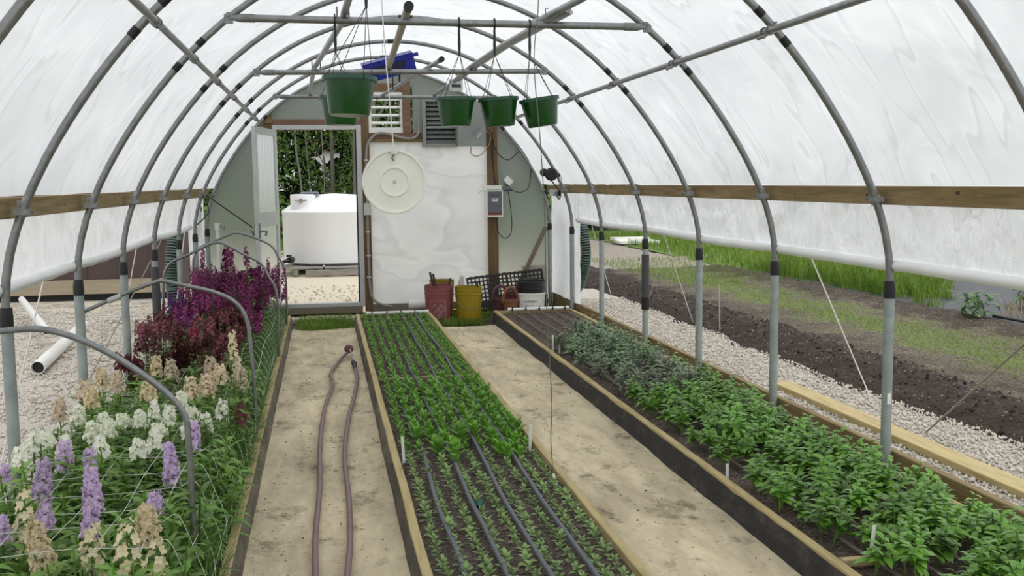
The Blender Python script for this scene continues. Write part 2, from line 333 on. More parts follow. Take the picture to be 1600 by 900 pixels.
# loose chips on top of the gravel --------------------------------
def stones(name, pts, s0, s1, m, **k):
    n = len(pts); oct_ = np.array([(1,0,0),(-1,0,0),(0,1,0),(0,-1,0),(0,0,1),(0,0,-1)], float)
    F0 = np.array([(0,2,4),(2,1,4),(1,3,4),(3,0,4),(2,0,5),(1,2,5),(3,1,5),(0,3,5)])
    sz = RNG.uniform(s0, s1, (n, 1, 1)); jit = RNG.uniform(.55, 1.25, (n, 6, 1)); sc = RNG.uniform(.5, 1.2, (n, 1, 3))
    a = RNG.uniform(0, 6.28, n); ca, sa = np.cos(a), np.sin(a)
    V = oct_[None]*jit*sc*sz; x = V[..., 0]*ca[:, None]-V[..., 1]*sa[:, None]; y = V[..., 0]*sa[:, None]+V[..., 1]*ca[:, None]
    tl = RNG.uniform(-.6, .6, n)[:, None]; V = np.stack([x, y*np.cos(tl)-V[..., 2]*np.sin(tl), y*np.sin(tl)+V[..., 2]*np.cos(tl)], -1) + pts[:, None, :]
    F = (F0[None] + (np.arange(n)*6)[:, None, None]).reshape(-1, 3)
    return raw_mesh(name, V.reshape(-1, 3), F, m, **k)
n = 15000; y = 2.6 + 9.2*RNG.random(n)**1.2; x = 2.62 + (np.array([w1(v) for v in y]) + .05 - 2.62)*RNG.random(n)
stones('limestone_chips', np.stack([x, y, np.full(n, .062)], -1), .006, .017, STONE, kind='stuff', label='loose white limestone chips between baseboard and dark soil', cat='stones')
n = 20000; x = -1.35 - 3.6*RNG.random(n)**1.2; y = 4.5 + 9*RNG.random(n)
stones('gravel_chips', np.stack([x, y, np.array([lz(a, b) for a, b in zip(x, y)]) + .006], -1), .007, .020, STONE, kind='stuff', label='loose pale stones covering the ground left of the flowers', cat='stones')
n = 6000; y = 2.6 + 11*RNG.random(n); x = 3.5 + 2.9*RNG.random(n)
zz = np.array([bankz(a, b) for a, b in zip(x, y)])
stones('straw_crumbs', np.stack([x, y, zz], -1), .003, .009, mat('pale crumbs', (.38, .32, .24), .9), kind='stuff', label='pale crumbs of straw and stone scattered over the bare earth', cat='debris')
n = 1500; y = 2.6 + 10.6*RNG.random(n); x = 3.5 + .85*RNG.random(n)
stones('soil_clods', np.stack([x, y, np.array([bankz(a, b) for a, b in zip(x, y)])], -1), .006, .022, BANK, kind='stuff', label='dark clods lying on the dug soil ridge', cat='soil')
n = 260; x = -.5 + 1.2*RNG.random(n); y = 12 + 3*RNG.random(n)
stones('yard_chips', np.stack([x, y, np.full(n, .01)], -1), .006, .02, mat('dark chips', (.48, .42, .32), .9), kind='stuff', label='scattered darker chips on the yard before the white tank', cat='stones')

# grass -----------------------------------------------------------
def blades(name, P, h0, h1, w, m, lean=.35, **k):
    n = len(P); h = RNG.uniform(h0, h1, n); a = RNG.uniform(0, 6.28, n); ln = RNG.uniform(.05, lean, n)*h; w = w*RNG.uniform(.6, 1.3, n)
    d = np.stack([np.cos(a), np.sin(a), np.zeros(n)], -1); s = np.stack([-np.sin(a), np.cos(a), np.zeros(n)], -1)
    up = np.array([0, 0, 1.])
    b0 = P - s*w[:, None]/2; b1 = P + s*w[:, None]/2
    mid = P + d*(ln*.4)[:, None] + up*(h*.6)[:, None]; m0 = mid - s*w[:, None]*.4; m1 = mid + s*w[:, None]*.4
    t = P + d*(ln*1.2)[:, None] + up*h[:, None]; t0 = t - s*w[:, None]*.05; t1 = t + s*w[:, None]*.05
    V = np.stack([b0, b1, m0, m1, t0, t1], 1).reshape(-1, 3)
    F = np.array([(0, 1, 3, 2), (2, 3, 5, 4)])[None] + (np.arange(n)*6)[:, None, None]
    return raw_mesh(name, V, F.reshape(-1, 4), m, **k)
def scat(n, x0, x1, y0, y1, z=.02): return np.stack([RNG.uniform(x0, x1, n), RNG.uniform(y0, y1, n), np.full(n, z)], -1)
P = scat(20000, 6.55, 9.6, 9.6, 15.5); P = P[(P[:, 0] > 6.45 + .25*np.sin(P[:, 1]*3)) & (P[:, 0]/P[:, 1] < .635+.03*np.sin(P[:, 0]*9))]
blades('tall_grass', P, .08, .44, .011, GRASS, .8, kind='stuff', label='tall bright green grass growing behind the far dark furrow', cat='grass')
blades('lawn_blades', scat(9000, 6.6, 13, 15, 26), .06, .20, .02, GRASS, kind='stuff', label='short green grass on the lawn beyond the tall clump', cat='grass')
P = scat(14000, 4.5, 6.2, 3.0, 15, .045); P = P[np.abs(P[:, 0]-5.3-.2*np.sin(P[:, 1]*1.7)) < .75*RNG.random(len(P))]
blades('sprouting_grass', P, .010, .035, .005, GRASS, .8, kind='stuff', label='short thin grass sprouting on the patchy band outside', cat='grass')
P = scat(2200, 4.6, 6.6, 13.0, 18, .03); blades('corner_grass', P, .03, .09, .007, GRASS, kind='stuff', label='green grass tufts at the edge of the gravel yard', cat='grass')
P = np.concatenate([scat(500, 6.7, 7.6, 7.6, 9.4, .04), scat(300, 7.2, 8.2, 9.2, 10.0, .04)]); blades('dry_grass', P, .06, .22, .008, GRASSD, 1.3, kind='stuff', label='dry straw coloured grass on the landscape fabric edge', cat='grass')
P = np.concatenate([scat(3800, -.30, .27, 10.25, 11.25, .0)]); blades('door_grass', P, .02, .07, .006, GRASS, .8, kind='stuff', label='short grass growing between the left path and the bricks', cat='grass')
P = np.concatenate([scat(2200, 1.05, 1.6, 10.3, 11.2, .0), scat(1500, 1.5, 2.5, 10.7, 11.4, .0)]); blades('bucket_grass', P, .02, .09, .006, GRASS, .8, kind='stuff', label='grass growing around the buckets at the end wall', cat='grass')

# broad weeds beside the furrow
def weed(name, x, y, h, n, label, m=LEAF_K):
    b = MB()
    for i in range(n):
        z = h*random.random()**.7; az = random.random()*6.28; b.leaf((x+random.gauss(0, h*.18), y+random.gauss(0, h*.18), .03+z*.7), az, random.uniform(-.1, .9), h*.55, h*.11, 1.0)
    b.build(name, m, loc=(x, y, .03), label=label, cat='weed', group='weeds on the field fabric')
WEEDL = mat('pale weed leaf', (.14, .25, .09), .6, trans=.25)
weed('weed', 6.45, 9.35, .36, 70, 'broad leaved green weed at the front edge of the tall grass', WEEDL)
weed('weed', 7.5, 9.9, .42, 60, 'upright pale weed standing alone on the grey fabric', WEEDL)
weed('weed', 7.95, 9.3, .36, 50, 'leafy weed on the grey fabric near the right picture edge', WEEDL)
weed('weed', 6.75, 8.75, .16, 60, 'low pale weed spreading over the furrow edge', WEEDL)
weed('weed', 7.1, 8.1, .12, 40, 'low green weed beside the black pipe on the field', WEEDL)
b = MB().tube(spline([(6.55, 9.2, .06), (6.7, 8.4, .05), (7.0, 7.6, .05), (7.2, 6.6, .05)]), .014); b.build('drip_pipe', BLACKP, loc=(6.55, 9.2, .05), smooth=True, label='black irrigation pipe lying along the edge of the field fabric', cat='pipe')
b = MB().box((6.45, 22.0, .05), (7.35, 22.6, .11)).box((6.4, 22.3, .11), (7.2, 22.7, .17)); b.build('white_slab', WHITEP, loc=(6.9, 22.3, .02), label='flat white slab lying on the far gravel yard', cat='slab')

# ---------------------------------------------------------------- paths
def pathz(x, y, c): return .014 + .03*(abs(x-c)/.3)**3*.5 + .010*nz(x*1.5, y*.6, 2) + .002*nz(x, y, 8)
grid('path_cloth', -.352, .292, 1.0, 10.3, 26, 200, lambda x, y: pathz(x, y, -.03), CLOTH, label='tan weed cloth covering the left path with the garden hose', cat='ground cloth')
grid('path_cloth', 1.055, 1.70, 1.0, 10.15, 26, 200, lambda x, y: pathz(x, y, 1.39), CLOTH, label='tan weed cloth covering the right path up to the yellow bucket', cat='ground cloth')

n = 500; x = np.concatenate([RNG.uniform(-.33, .28, 250), RNG.uniform(1.08, 1.68, 250)]); y = RNG.uniform(2.8, 10.2, n)
stones('path_crumbs', np.stack([x, y, np.array([pathz(a, b, -.03 if a < .6 else 1.39) for a, b in zip(x, y)]) + .002], -1), .0015, .006, mat('dark crumbs', (.05, .04, .03), .9), kind='stuff', label='small dark crumbs of soil scattered over both cloth paths', cat='debris')
# ---------------------------------------------------------------- raised beds
BEDS = [('left', -1.20, -.35, 1.0, 10.5), ('mid', .29, 1.045, 1.0, 10.45), ('right', 1.685, 2.50, 1.0, 10.35)]
def bed(x0, x1, y0, y1, label, left=True, right=True, backend=True):
    r = empty('raised_bed', ((x0+x1)/2, y0, 0), label, 'garden bed')
    def board(a, bq, yy0, yy1):
        m = MB(); N = 30
        V = []; 
        for j in range(N+1):
            y = yy0 + (yy1-yy0)*j/N; w = .004*nz(a, y, 1.7); h = .14 + .003*nz(a, y, .9, 4)
            V += [(a+w, y, 0), (bq+w, y, 0), (bq+w, y, h-.003), (bq+w-.003*(1 if bq > a else -1), y, h), (a+w+.003*(1 if bq > a else -1), y, h), (a+w, y, h-.003)]
        F = [(j*6+k, j*6+(k+1) % 6, (j+1)*6+(k+1) % 6, (j+1)*6+k) for j in range(N) for k in range(6)] + [tuple(range(5, -1, -1)), tuple(N*6+k for k in range(6))]
        m.add(V, F); m.build('side_board', WOODP, r, label='pale pine side board')
    def skirt(x, sgn, cm=None, fl=.03):
        m = MB(); V = []; N = 160
        for j in range(N+1):
            y = y0 + (y1-y0)*j/N; top = .127 + .008*nz(x, y, 2.2, 3) + (.006*nz(x, y, 9, 3)); wv = .006*nz(x, y, 4)
            V += [(x, y, top), (x+sgn*(.010+wv), y, top-.03), (x+sgn*(.014+wv), y, .05), (x+sgn*(fl+.008*nz(x, y, 3)), y, .012), (x+sgn*.001, y, .012), (x+sgn*.001, y, top-.002)]
        F = [(j*6+k, j*6+(k+1) % 6, (j+1)*6+(k+1) % 6, (j+1)*6+k) for j in range(N) for k in range(6)]
        m.add(V, F).build('cloth_skirt', cm or CLOTHD, r, smooth=True, label='dirty cloth stapled to the path side')
    if left: board(x0, x0+.036, y0, y1); 
    if right: board(x1-.036, x1, y0, y1)
    if left == 2: skirt(x0-.001, -1, None if x0 > 1 else CLOTHB, .03 if x0 > 1 else .018)
    if right == 2: skirt(x1+.001, 1, CLOTHB, .018)
    m = MB().box((x0+.036, y1-.036, 0), (x1-.036, y1, .135)); m.build('end_board', WOODP, r)
    V = []; NX, NY = 26, 260
    for j in range(NY+1):
        yy = y0+.01 + (y1-.04-y0-.01)*j/NY
        for i in range(NX+1):
            xx = x0+.036 + (x1-x0-.072)*i/NX; V.append((xx, yy, .108 + .016*nz(xx, yy, 7) + .010*nz(xx, yy, 22)))
    F = [(j*(NX+1)+i, j*(NX+1)+i+1, (j+1)*(NX+1)+i+1, (j+1)*(NX+1)+i) for j in range(NY) for i in range(NX)]
    MB().add(V, F).build('soil', SOIL, r, label='dark crumbly potting soil')
    return r
bed(-1.20, -.35, 1.0, 10.5, 'long raised bed of flowering stocks left of the hose path', True, 2)
bed(.29, 1.045, 1.0, 10.45, 'long middle raised bed planted with rows of seedlings', 2, 2)
bed(1.685, 2.50, 1.0, 10.35, 'long right raised bed of bushy green plants', 2, True)
m = MB()
for a, c in ((1.0, 5.2), (5.2, 8.6), (8.6, 11.46)): m.bbox((2.548, a+.002, -.02), (2.586, c-.002, .195), .004)
m.build('baseboard_right', WOOD, kind='structure')
MB().bbox((-1.285, 1.0, -.02), (-1.247, 11.46, .17), .004).build('baseboard_left', WOOD, kind='structure')
MB().bbox((2.93, 3.0, .055), (3.06, 6.40, .095), .004).build('timber', WOODP, loc=(3.0, 3.0, .055), label='loose pale pine timber lying on the gravel outside on the right', cat='timber').rotation_euler.z = 0

# ---------------------------------------------------------------- cover film
def film_grid(name, u0, u1, nu, v0, v1, nv, fn, m, parent=None, **k):
    V = []; UV = []
    for j in range(nv+1):
        for i in range(nu+1):
            u = u0+(u1-u0)*i/nu; v = v0+(v1-v0)*j/nv; V.append(fn(u, v)); UV.append((u, v))
    F = [(j*(nu+1)+i, j*(nu+1)+i+1, (j+1)*(nu+1)+i+1, (j+1)*(nu+1)+i) for j in range(nv) for i in range(nu)]
    o = raw_mesh(name, V, F, m, **k); uv = o.data.uv_layers.new(name='UVMap'); A = np.array(UV, np.float32)[np.array(F).ravel()]
    uv.data.foreach_set('uv', A.ravel()); o.data.polygons.foreach_set('use_smooth', [True]*len(o.data.polygons))
    if parent is not None: o.parent = parent
    return o
ALLH = [-.62, .60, 1.83] + HY + [YE]
TH0 = 13.2
def cover(u, v):          # u along the house, v angle
    i = max([k for k in range(len(ALLH)) if ALLH[k] <= u+1e-6], default=0); a = ALLH[i]; c = ALLH[min(i+1, len(ALLH)-1)]
    t = 0 if c == a else (u-a)/(c-a); bow = math.sin(PI*t)
    ph = math.radians(v)
    wr = .010*nz(u*1.1+v*.03, v*.11, 1, 3)*min(1, bow*2) + .006*math.exp(-t*7)*math.sin(v*.55+u*3)*nz(u, v*.08, 2)*(1 if t < 1 else 0) + .006*nz(u*3, v*.05, 1, 6)*bow
    off = .021 - .012*bow + wr
    x, z = arch(v, off); return (x, u, z)
film_grid('ceiling', -.62, YE, 200, TH0, 180-TH0, 150, cover, FILM, kind='structure')
for nm, sx_, in (('left', -1), ('right', 1)):
    xi = X0 + sx_*1.848; xo = X0 + sx_*1.886
    m = MB(); cuts = [-.6, 2.2, 5.9, 9.1, YE-.02]
    for a, c in zip(cuts, cuts[1:]): m.bbox((min(xi, xo), a, 1.328), (max(xi, xo), c-.002, 1.412), .003)
    hb = m.build('trim_hip_board_'+nm, WOOD, kind='structure')
    km = MATS.get('dark knot') or mat('dark knot', (.07, .035, .02), .8)
    for ky, kz, kr in ((3.75, 1.385, .010), (4.45, 1.37, .008), (5.2, 1.365, .007), (3.3, 1.36, .006), (6.4, 1.38, .006), (7.3, 1.36, .007), (8.8, 1.38, .006)):
        xk = xi - sx_*.0006; V = [(xk, ky+kr*1.5*math.cos(a), kz+kr*.8*math.sin(a)) for a in np.linspace(0, 2*PI, 14, endpoint=False)]
        MB().add(V, [tuple(range(14))]).build('knot', km, hb)

# ---------------------------------------------------------------- hoops
def ring_clamp(m, c, axis, r, w=.022, t=.004):
    c = Vector(c); a = Vector(axis).normalized(); m.tube([c-a*w/2, c+a*w/2], r+t, 12)
HN = ['nearest', 'second', 'third', 'fourth', 'fifth', 'sixth', 'farthest full']
HLAB = ['nearest steel hoop, arching over the top corners of the picture',
        'steel hoop whose right post carries a small white sticker, by the loose timber',
        'steel hoop that carries the nearest cross bar with the hanging pots',
        'steel hoop just behind the one carrying the nearest cross bar',
        'steel hoop with dark grey foam sleeves on its posts, carrying the middle cross bar',
        'steel hoop standing between the middle and the far cross bar',
        'steel hoop that carries the far cross bar and the black clip fan']
def make_hoop(i, y, ends=True):
    h = empty('greenhouse_hoop', (X0, y, 0), HLAB[i] if i < 7 else 'end wall steel hoop framing the clear panels', 'hoop', 'steel hoops of the greenhouse')
    pts = [(X0+HW, y, .9)] + [(arch(t)[0], y, arch(t)[1]) for t in range(0, 181, 3)] + [(X0-HW, y, .9)]
    ap = MB().tube(pts, .0172, 12).build('arch_pipe', GALV, h, smooth=True)
    for s in (1, -1):
        x = X0+s*HW
        gp = MB().tube([(x, y, .0), (x, y, .925)], .0235, 14).build('ground_post', SLEEVE, h, smooth=True)
        MB().tube([(x, y, .905), (x, y, .93), (x, y, .95), (x-s*.002, y, .985)], [.0262, .027, .0265, .0225], 12).build('tape_wrap', TAPE, gp, smooth=True, label='black tape wrap')
        if i == 4:
            MB().tube([(x, y, .44), (x, y, .86)], .030, 14).build('foam_sleeve', DARKPIPE, gp, smooth=True, label='dark grey foam sleeve')
            MB().tube([(x, y, .42), (x, y, .52)], .0315, 14).build('tape_wrap', TAPE, gp, smooth=True)
        cx, cz = arch(11.2) if s > 0 else arch(168.8)
        m = MB(); tn = Vector((-s*.2, 0, 1)).normalized(); c = Vector((cx, y, cz)); m.tube([c-tn*.013, c+tn*.013], .0225, 12)
        m.box((min(cx-s*.03, cx+s*.026), y-.03, cz-.011), (max(cx-s*.03, cx+s*.026), y+.03, cz+.011))
        m.box((min(cx+s*.014, cx+s*.022), y+.02, cz-.03), (max(cx+s*.014, cx+s*.022), y+.06, cz+.045))
        for k in (-1, 1): m.tube([(cx-s*.036, y+k*.024, cz), (cx+s*.02, y+k*.024, cz)], .005, 6)
        m.build('pipe_clamp', GALV_D, h, label='bolted steel clamp')
        for dt in (-3.2, 2.6):
            t0 = 40.7+dt; q = [arch(t0+k*.5) if s > 0 else arch(180-t0-k*.5) for k in range(-1, 3)]
            MB().tube([(a, y, b) for a, b in q], .0186, 10).build('tape_wrap', TAPE, ap, smooth=True)
    q = [arch(88.2+k*.6) for k in range(7)]
    MB().tube([(a, y, b) for a, b in q], .0190, 10).build('tape_wrap', TAPE, ap, smooth=True)
    if i == 1: MB().box((X0+HW-.012, y-.0262, .42), (X0+HW+.006, y-.0236, .47)).build('sticker', WHITEP, h, label='small white paper sticker')
    return h
for i, y in enumerate(HY): make_hoop(i, y)
h = make_hoop(7, YE-.07)
q = [arch(t, .004) for t in range(0, 181, 3)]
MB().tube([(a, YE-.035, b) for a, b in q], .012, 6).build('film_channel', BLACKP, h, label='black film channel')

for s, nm in ((1, 'right'), (-1, 'left')):
    px = X0+s*1.262; pz = 2.083
    r = empty('purlin', (px, 1.0, pz), 'long steel purlin pipe clamped under the hoops on the %s' % nm, 'purlin', 'purlins')
    MB().tube([(px, -.5, pz), (px, YE-.05, pz)], .0155, 12).build('pipe', GALV, r, smooth=True)
    for y in HY:
        m = MB()
        for k in (-.028, .028):
            th = 40.7
            c = Vector((px, y+k, pz)); m.tube([c+Vector((0, -.005, 0)), c+Vector((0, .005, 0))], .022, 10)
        o_ = Vector((s*.62, 0, .78)); ax, az = arch(40.7) if s > 0 else arch(139.3); tp = Vector((ax, y, az)) + o_*.02
        m.tube([Vector((px, y-.028, pz))-o_*.02, tp+Vector((0, -.02, 0)), tp+Vector((0, .02, 0)), Vector((px, y+.028, pz))-o_*.02], .0045, 6)
        m.box((-.022, -.035, -.004), (.022, .035, .004), Matrix.Rotation(-s*math.radians(38), 3, 'Y'), Vector((px, y, pz))-o_*.022)
        for k in (-.028, .028): m.tube([Vector((px, y+k, pz))-o_*.02, Vector((px, y+k, pz))-o_*.042], .005, 6)
        m.build('cross_connector', GALV_D, r)

def crossbar(y, z, xa, xb, za, zb, label):
    r = empty('cross_bar', (X0, y, z), label, 'bar', 'cross bars')
    d = Vector((xb-xa, 0, zb-za)).normalized()
    P = [Vector((xa, y, za))+d*t for t in (0, .035, .055, .09, .13)]; Q = [Vector((xb, y, zb))-d*t for t in (.13, .09, .055, .035, 0)]
    MB().tube([P[4]] + [Q[0]], .019, 12).build('pipe', GALV, r, smooth=True)
    for T, nm in ((P, 1), (Q, 0)):
        m = MB().tube(T, [.010, .016, .021, .0215, .0215] if nm else [.0215, .0215, .021, .016, .010], 10)
        e = T[0] if nm else T[-1]; m.box((e.x-.022, y-.006, e.z-.028), (e.x+.022, y+.006, e.z+.028))
        m.tube([(e.x, y-.015, e.z+.012), (e.x, y+.02, e.z+.012)], .007, 8); m.build('flattened_end', GALV_D, r, smooth=True)
    return r
crossbar(5.465, 2.28, -.44, 1.75, 2.285, 2.272, 'nearest steel cross bar, carrying four of the hanging pots')
crossbar(7.87, 2.275, -.45, 1.70, 2.264, 2.29, 'middle steel cross bar, holding the far end of the tan pipe')
crossbar(10.34, 2.29, -.425, 1.73, 2.293, 2.288, 'far steel cross bar in front of the louvre vent')

# pipes lying on the bars
ZT = 2.32
def loose_pipe(name, pts, r, m, label, cap=None, cat='pipe'):
    e = empty(name, pts[0], label, cat); MB().tube(pts, r, 12).build('pipe', m, e, smooth=True)
    if cap:
        d = (Vector(pts[0])-Vector(pts[1])).normalized(); MB().tube([Vector(pts[0])-d*.045, Vector(pts[0])+d*.006], r+.004, 12).build('end_cap', BLACKP, e, smooth=True, label='black end cap')
    return e
e = loose_pipe('long_pipe', [(.292, 2.6, ZT+.005), (.149, 5.0, ZT), (.126, 5.83, ZT), (-.041, 8.13, ZT), (-.10, 10.6, ZT+.01)], .0185, GALV, 'steel pipe lying on the cross bars above the twin green pots')
for y_, x_ in ((5.465, .128), (7.87, -.02)):
    for k in (-.03, .03): MB().tube([(x_+k, y_-.024, 2.28), (x_+k, y_-.024, 2.345), (x_+k, y_+.024, 2.345), (x_+k, y_+.024, 2.28)], .005, 6).build('u_bolt', GALV_D, e)
loose_pipe('tan_pipe', [(.452, 5.30, ZT+.012), (.515, 7.98, ZT-.005)], .0215, mat('tan painted pipe', (.30, .26, .18), .5), 'tan pipe with black cap lying over the nearest two cross bars', True)
loose_pipe('short_pipe', [(.862, 7.45, ZT+.004), (.575, 10.75, ZT-.01)], .0165, GALV, 'slim steel pipe lying askew on the far cross bars', True)
e = loose_pipe('twin_pipe', [(1.40, 2.6, ZT+.005), (1.247, 4.96, ZT), (1.165, 5.80, ZT)], .0185, GALV, 'near right steel pipe ending on the nearest cross bar', True)
m = MB()
for k in range(5): MB().tube([(1.375-.05*k, 3.2+.55*k, ZT-.02), (1.375-.05*k, 3.2+.55*k, ZT+.03), (1.39-.05*k, 3.2+.55*k, ZT+.03)], .003, 6).build('wire_hook', GALV_D, e)
e = loose_pipe('conduit_run', [(1.26, 5.25, ZT+.005), (1.165, 6.6, ZT), (1.133, 7.9, ZT), (1.15, 9.4, ZT), (1.114, 10.5, ZT)], .0185, GALV, 'far right steel pipe running from the nearest bar to the fan shutter')
MB().tube([(1.29, 5.3, ZT-.004), (1.20, 6.6, ZT-.006), (1.168, 7.9, ZT-.006), (1.175, 8.9, ZT-.005)], .011, 8).build('thin_conduit', ALU, e, smooth=True)
R_ = Matrix.Rotation(.05, 3, 'Z')
jb = empty('junction_box', (1.16, 9.0, ZT-.03), 'grey electrical box hanging under the right pipe above the pots', 'electrical box')
MB().box((-.055, -.03, -.05), (.055, .035, .045), R_, (1.16, 9.0, ZT-.03)).build('box', ALU, jb)
m = MB()
for k in range(3): m.box((-.04+k*.028, -.036, -.025), (-.02+k*.028, -.03, .0), R_, (1.16, 9.0, ZT-.03))
m.build('socket', BLACKP, jb, label='black sockets')
MB().box((-.045, -.037, -.062), (.045, -.029, -.032), R_, (1.16, 9.0, ZT-.03)).build('flap_cover', ALU, jb)

# ---------------------------------------------------------------- curtains
def curtain(s, label):
    x = X0+s*1.897; r = empty('roll_up_curtain', (x, 3, 1.06), label, 'curtain', 'roll-up side curtains')
    yend = 10.2
    f = lambda u, v: (x + s*(.010*math.sin(u*9+3*nz(u, v, 2))*(1-v)*v*2 + .012*nz(u, v*.3, 6) + .004*nz(u*4, v, 6, 2)), u, 1.342 - v*(.285+.012*nz(u, 0, .7)))
    o = film_grid('sheet', -.6, yend, 420, 0, 1, 10, f, FILMC); o.parent = r; o.matrix_parent_inverse = Matrix.Translation(-Vector(r.location))
    P = [(x+.004*nz(0, t, 2), t, 1.052+.012*nz(0, t, .7)+.004*nz(1, t, 4)) for t in np.linspace(-.6, yend, 180)]
    MB().tube(P, [.026+.004*nz(2, p[1], 9) for p in P], 12).build('rolled_hem', HEM, r, smooth=True, auto=False)
    return r
curtain(1, 'white roll-up side curtain along the right side of the greenhouse')
curtain(-1, 'white roll-up side curtain along the left side above the flowers')
for s, nm, z0 in ((1, 'right', .18), (-1, 'left', .16)):
    x = X0+s*1.905
    o = film_grid('corner_flap', 10.15, YE-.02, 24, 0, 1, 30, lambda u, v: (x + s*(.012*nz(u*2, v*3, 2)), u + (.05*nz(0, v, 4) if u < 10.2 else 0), 1.34-v*(1.34-z0)), FILMC,
        label='white film flap closing the far %s corner below the board' % nm, cat='film flap')
# corrugated pipes
def corrug(name, pts, r, label, m1, m2):
    P = spline(pts, 60); e = empty(name, pts[0], label, 'hose')
    L = [0]
    for a, b_ in zip(P, P[1:]): L.append(L[-1]+(b_-a).length)
    MB().tube(P, [r*(1+.10*math.sin(l/.026*2*PI)) for l in L], 12).build('tube', m1, e, smooth=True, auto=False)
    m = MB(); nxt = 0
    for i in range(1, len(P)-1):
        if L[i] >= nxt:
            d = (P[i+1]-P[i-1]).normalized(); m.tube([P[i]-d*.005, P[i]+d*.005], r*1.13, 12); nxt += .026
    m.build('rib', m2, e, label='pale green corrugations')
    return e
RIBM = mat('pale green hose rib', (.10, .18, .14), .5)
corrug('corrugated_hose', [(2.73, 11.15, 1.15), (2.76, 10.9, .95), (2.78, 10.82, .65), (2.76, 10.95, .38), (2.72, 11.3, .10)], .052, 'black and green corrugated hose hanging outside the right corner', BLACKP, RIBM)
corrug('corrugated_hose', [(-1.30, 11.2, 1.22), (-1.46, 10.9, 1.0), (-1.52, 10.8, .6), (-1.50, 10.9, .05)], .06, 'black and green corrugated hose hanging outside the left corner', BLACKP, RIBM)
o = film_grid('green_strip', 0, 1, 8, 0, 1, 12, lambda u, v: (-1.36+.05*u+.03*math.sin(v*5), 11.3+.03*u, 1.2-1.0*v), mat('green plastic sheet', (.03, .30, .12), .5, trans=.2), label='folded strip of green plastic sheet in the far left corner', cat='plastic strip')

# ropes
def rope(pts, r, m, label, group=None, name='guy_rope', cat='rope'):
    return MB().tube(pts, r, 6).build(name, m, loc=pts[-1], smooth=True, label=label, cat=cat, group=group)
ROPE = mat('white cord', (.88, .87, .83), .8); ROPED = mat('grey brown cord', (.30, .26, .22), .8)
rope([(2.62, 5.287, 1.05), (3.25, 5.64, .05)], .0042, ROPE, 'white cord pegged down from the right curtain behind the stickered post', 'side cords')
rope([(2.62, 7.753, 1.03), (3.50, 9.45, .06)], .0042, ROPE, 'white cord pegged down from the right curtain between the third and foam sleeved posts', 'side cords')
rope([(2.62, 9.95, 1.0), (3.30, 11.6, .05)], .0042, ROPE, 'white cord pegged down by the far right corrugated hose', 'side cords')
rope([(2.70, 3.30, 1.02), (3.20, 5.05, .05)], .005, ROPED, 'grey brown cord slanting down to the loose timber', 'dark cords')
rope([(3.7, 9.3, .45), (3.55, 8.9, .05)], .005, ROPED, 'short grey brown cord leaning over the dark soil ridge', 'dark cords')
rope([(3.75, 11.3, .42), (3.60, 11.2, .05)], .004, ROPED, 'short grey brown cord near the far end of the soil ridge', 'dark cords')
rope([(-1.30, 5.162, 1.04), (-1.62, 5.35, .02)], .0042, ROPE, 'white cord hanging from the left curtain beside the white pipe', 'side cords')
rope([(-1.30, 7.665, 1.06), (-1.62, 8.25, .02)], .0042, ROPE, 'white cord hanging from the left curtain before the brown shed', 'side cords')
rope([(-1.26, 9.95, 1.08), (-1.42, 9.95, .02)], .0042, ROPE, 'white cord hanging beside the far left corrugated hose', 'side cords')
rope([(-1.26, 8.6, 1.05), (-1.75, 8.0, .02)], .004, ROPED, 'grey brown cord crossing behind the maroon flowers on the left', 'dark cords')

# ---------------------------------------------------------------- left outside
SID = mat('brown shed siding', (.062, .038, .036), .7, c2=(.075, .048, .045), ns=1)
sh = empty('shed', (-4.6, 13.8, 0), 'brown shed with vertical siding and timber skirting outside on the left', 'shed')
m = MB().box((-7.5, 13.82, .22), (-1.98, 16.5, 2.3))
for k in range(14): m.box((-7.4+k*.4, 13.805, .22), (-7.375+k*.4, 13.82, 2.3))
m.build('siding', SID, sh)
MB().bbox((-7.5, 13.78, .09), (-1.96, 13.86, .27), .005).build('skirting_board', mat('grey tan timber', (.30, .25, .17), .8, c2=(.38, .32, .23), ns=3, stretch=(.6, 6, 6)), sh)
MB().box((-7.5, 13.9, -.03), (-1.98, 16.4, .22)).build('footing', BLACKP, sh)
m = MB().lathe([(.001, -.05), (.03, -.045), (.038, -.02), (.03, .0), (.014, .01), (.014, .05)], (-2.03, 13.79, .83), 14, Matrix.Rotation(-PI/2, 3, 'X')); m.build('door_knob', mat('brass', (.45, .36, .2), .3, .8), sh, smooth=True, label='round brass knob')
m = MB().box((-7.7, 13.6, 2.3), (-1.8, 16.7, 2.42)); m.build('roof_edge', ALU, sh)
def hollow(name, a, b_, r, t, label, matl=WHITEPVC, group=None):
    a = Vector(a); b_ = Vector(b_); e = empty(name, a, label, 'pipe', group); d = (b_-a)
    q = d.to_track_quat('Z', 'Y').to_matrix(); L = d.length
    MB().lathe([(r-t, .25), (r-t, 0), (r, 0), (r, L), (r-t, L), (r-t, L-.1)], a, 24, q).build('wall', matl, e, smooth=True)
    MB().lathe([(.0001, .06), (r-t-.0005, .06)], a, 24, q).build('bore_shade', BLACKP, e, label='black disc for the shade inside the pipe')  # black disc stands in for the shade inside the bore
hollow('pvc_pipe', (-2.20, 8.37, .065), (-2.36, 10.7, .085), .052, .005, 'white plastic pipe lying on the gravel with its open end forward', group='white pipes on the gravel')
hollow('pvc_pipe', (-2.25, 8.9, .28), (-3.3, 12.1, .22), .035, .004, 'white plastic pipe behind the nearest left post, running off to the left', group='white pipes on the gravel')

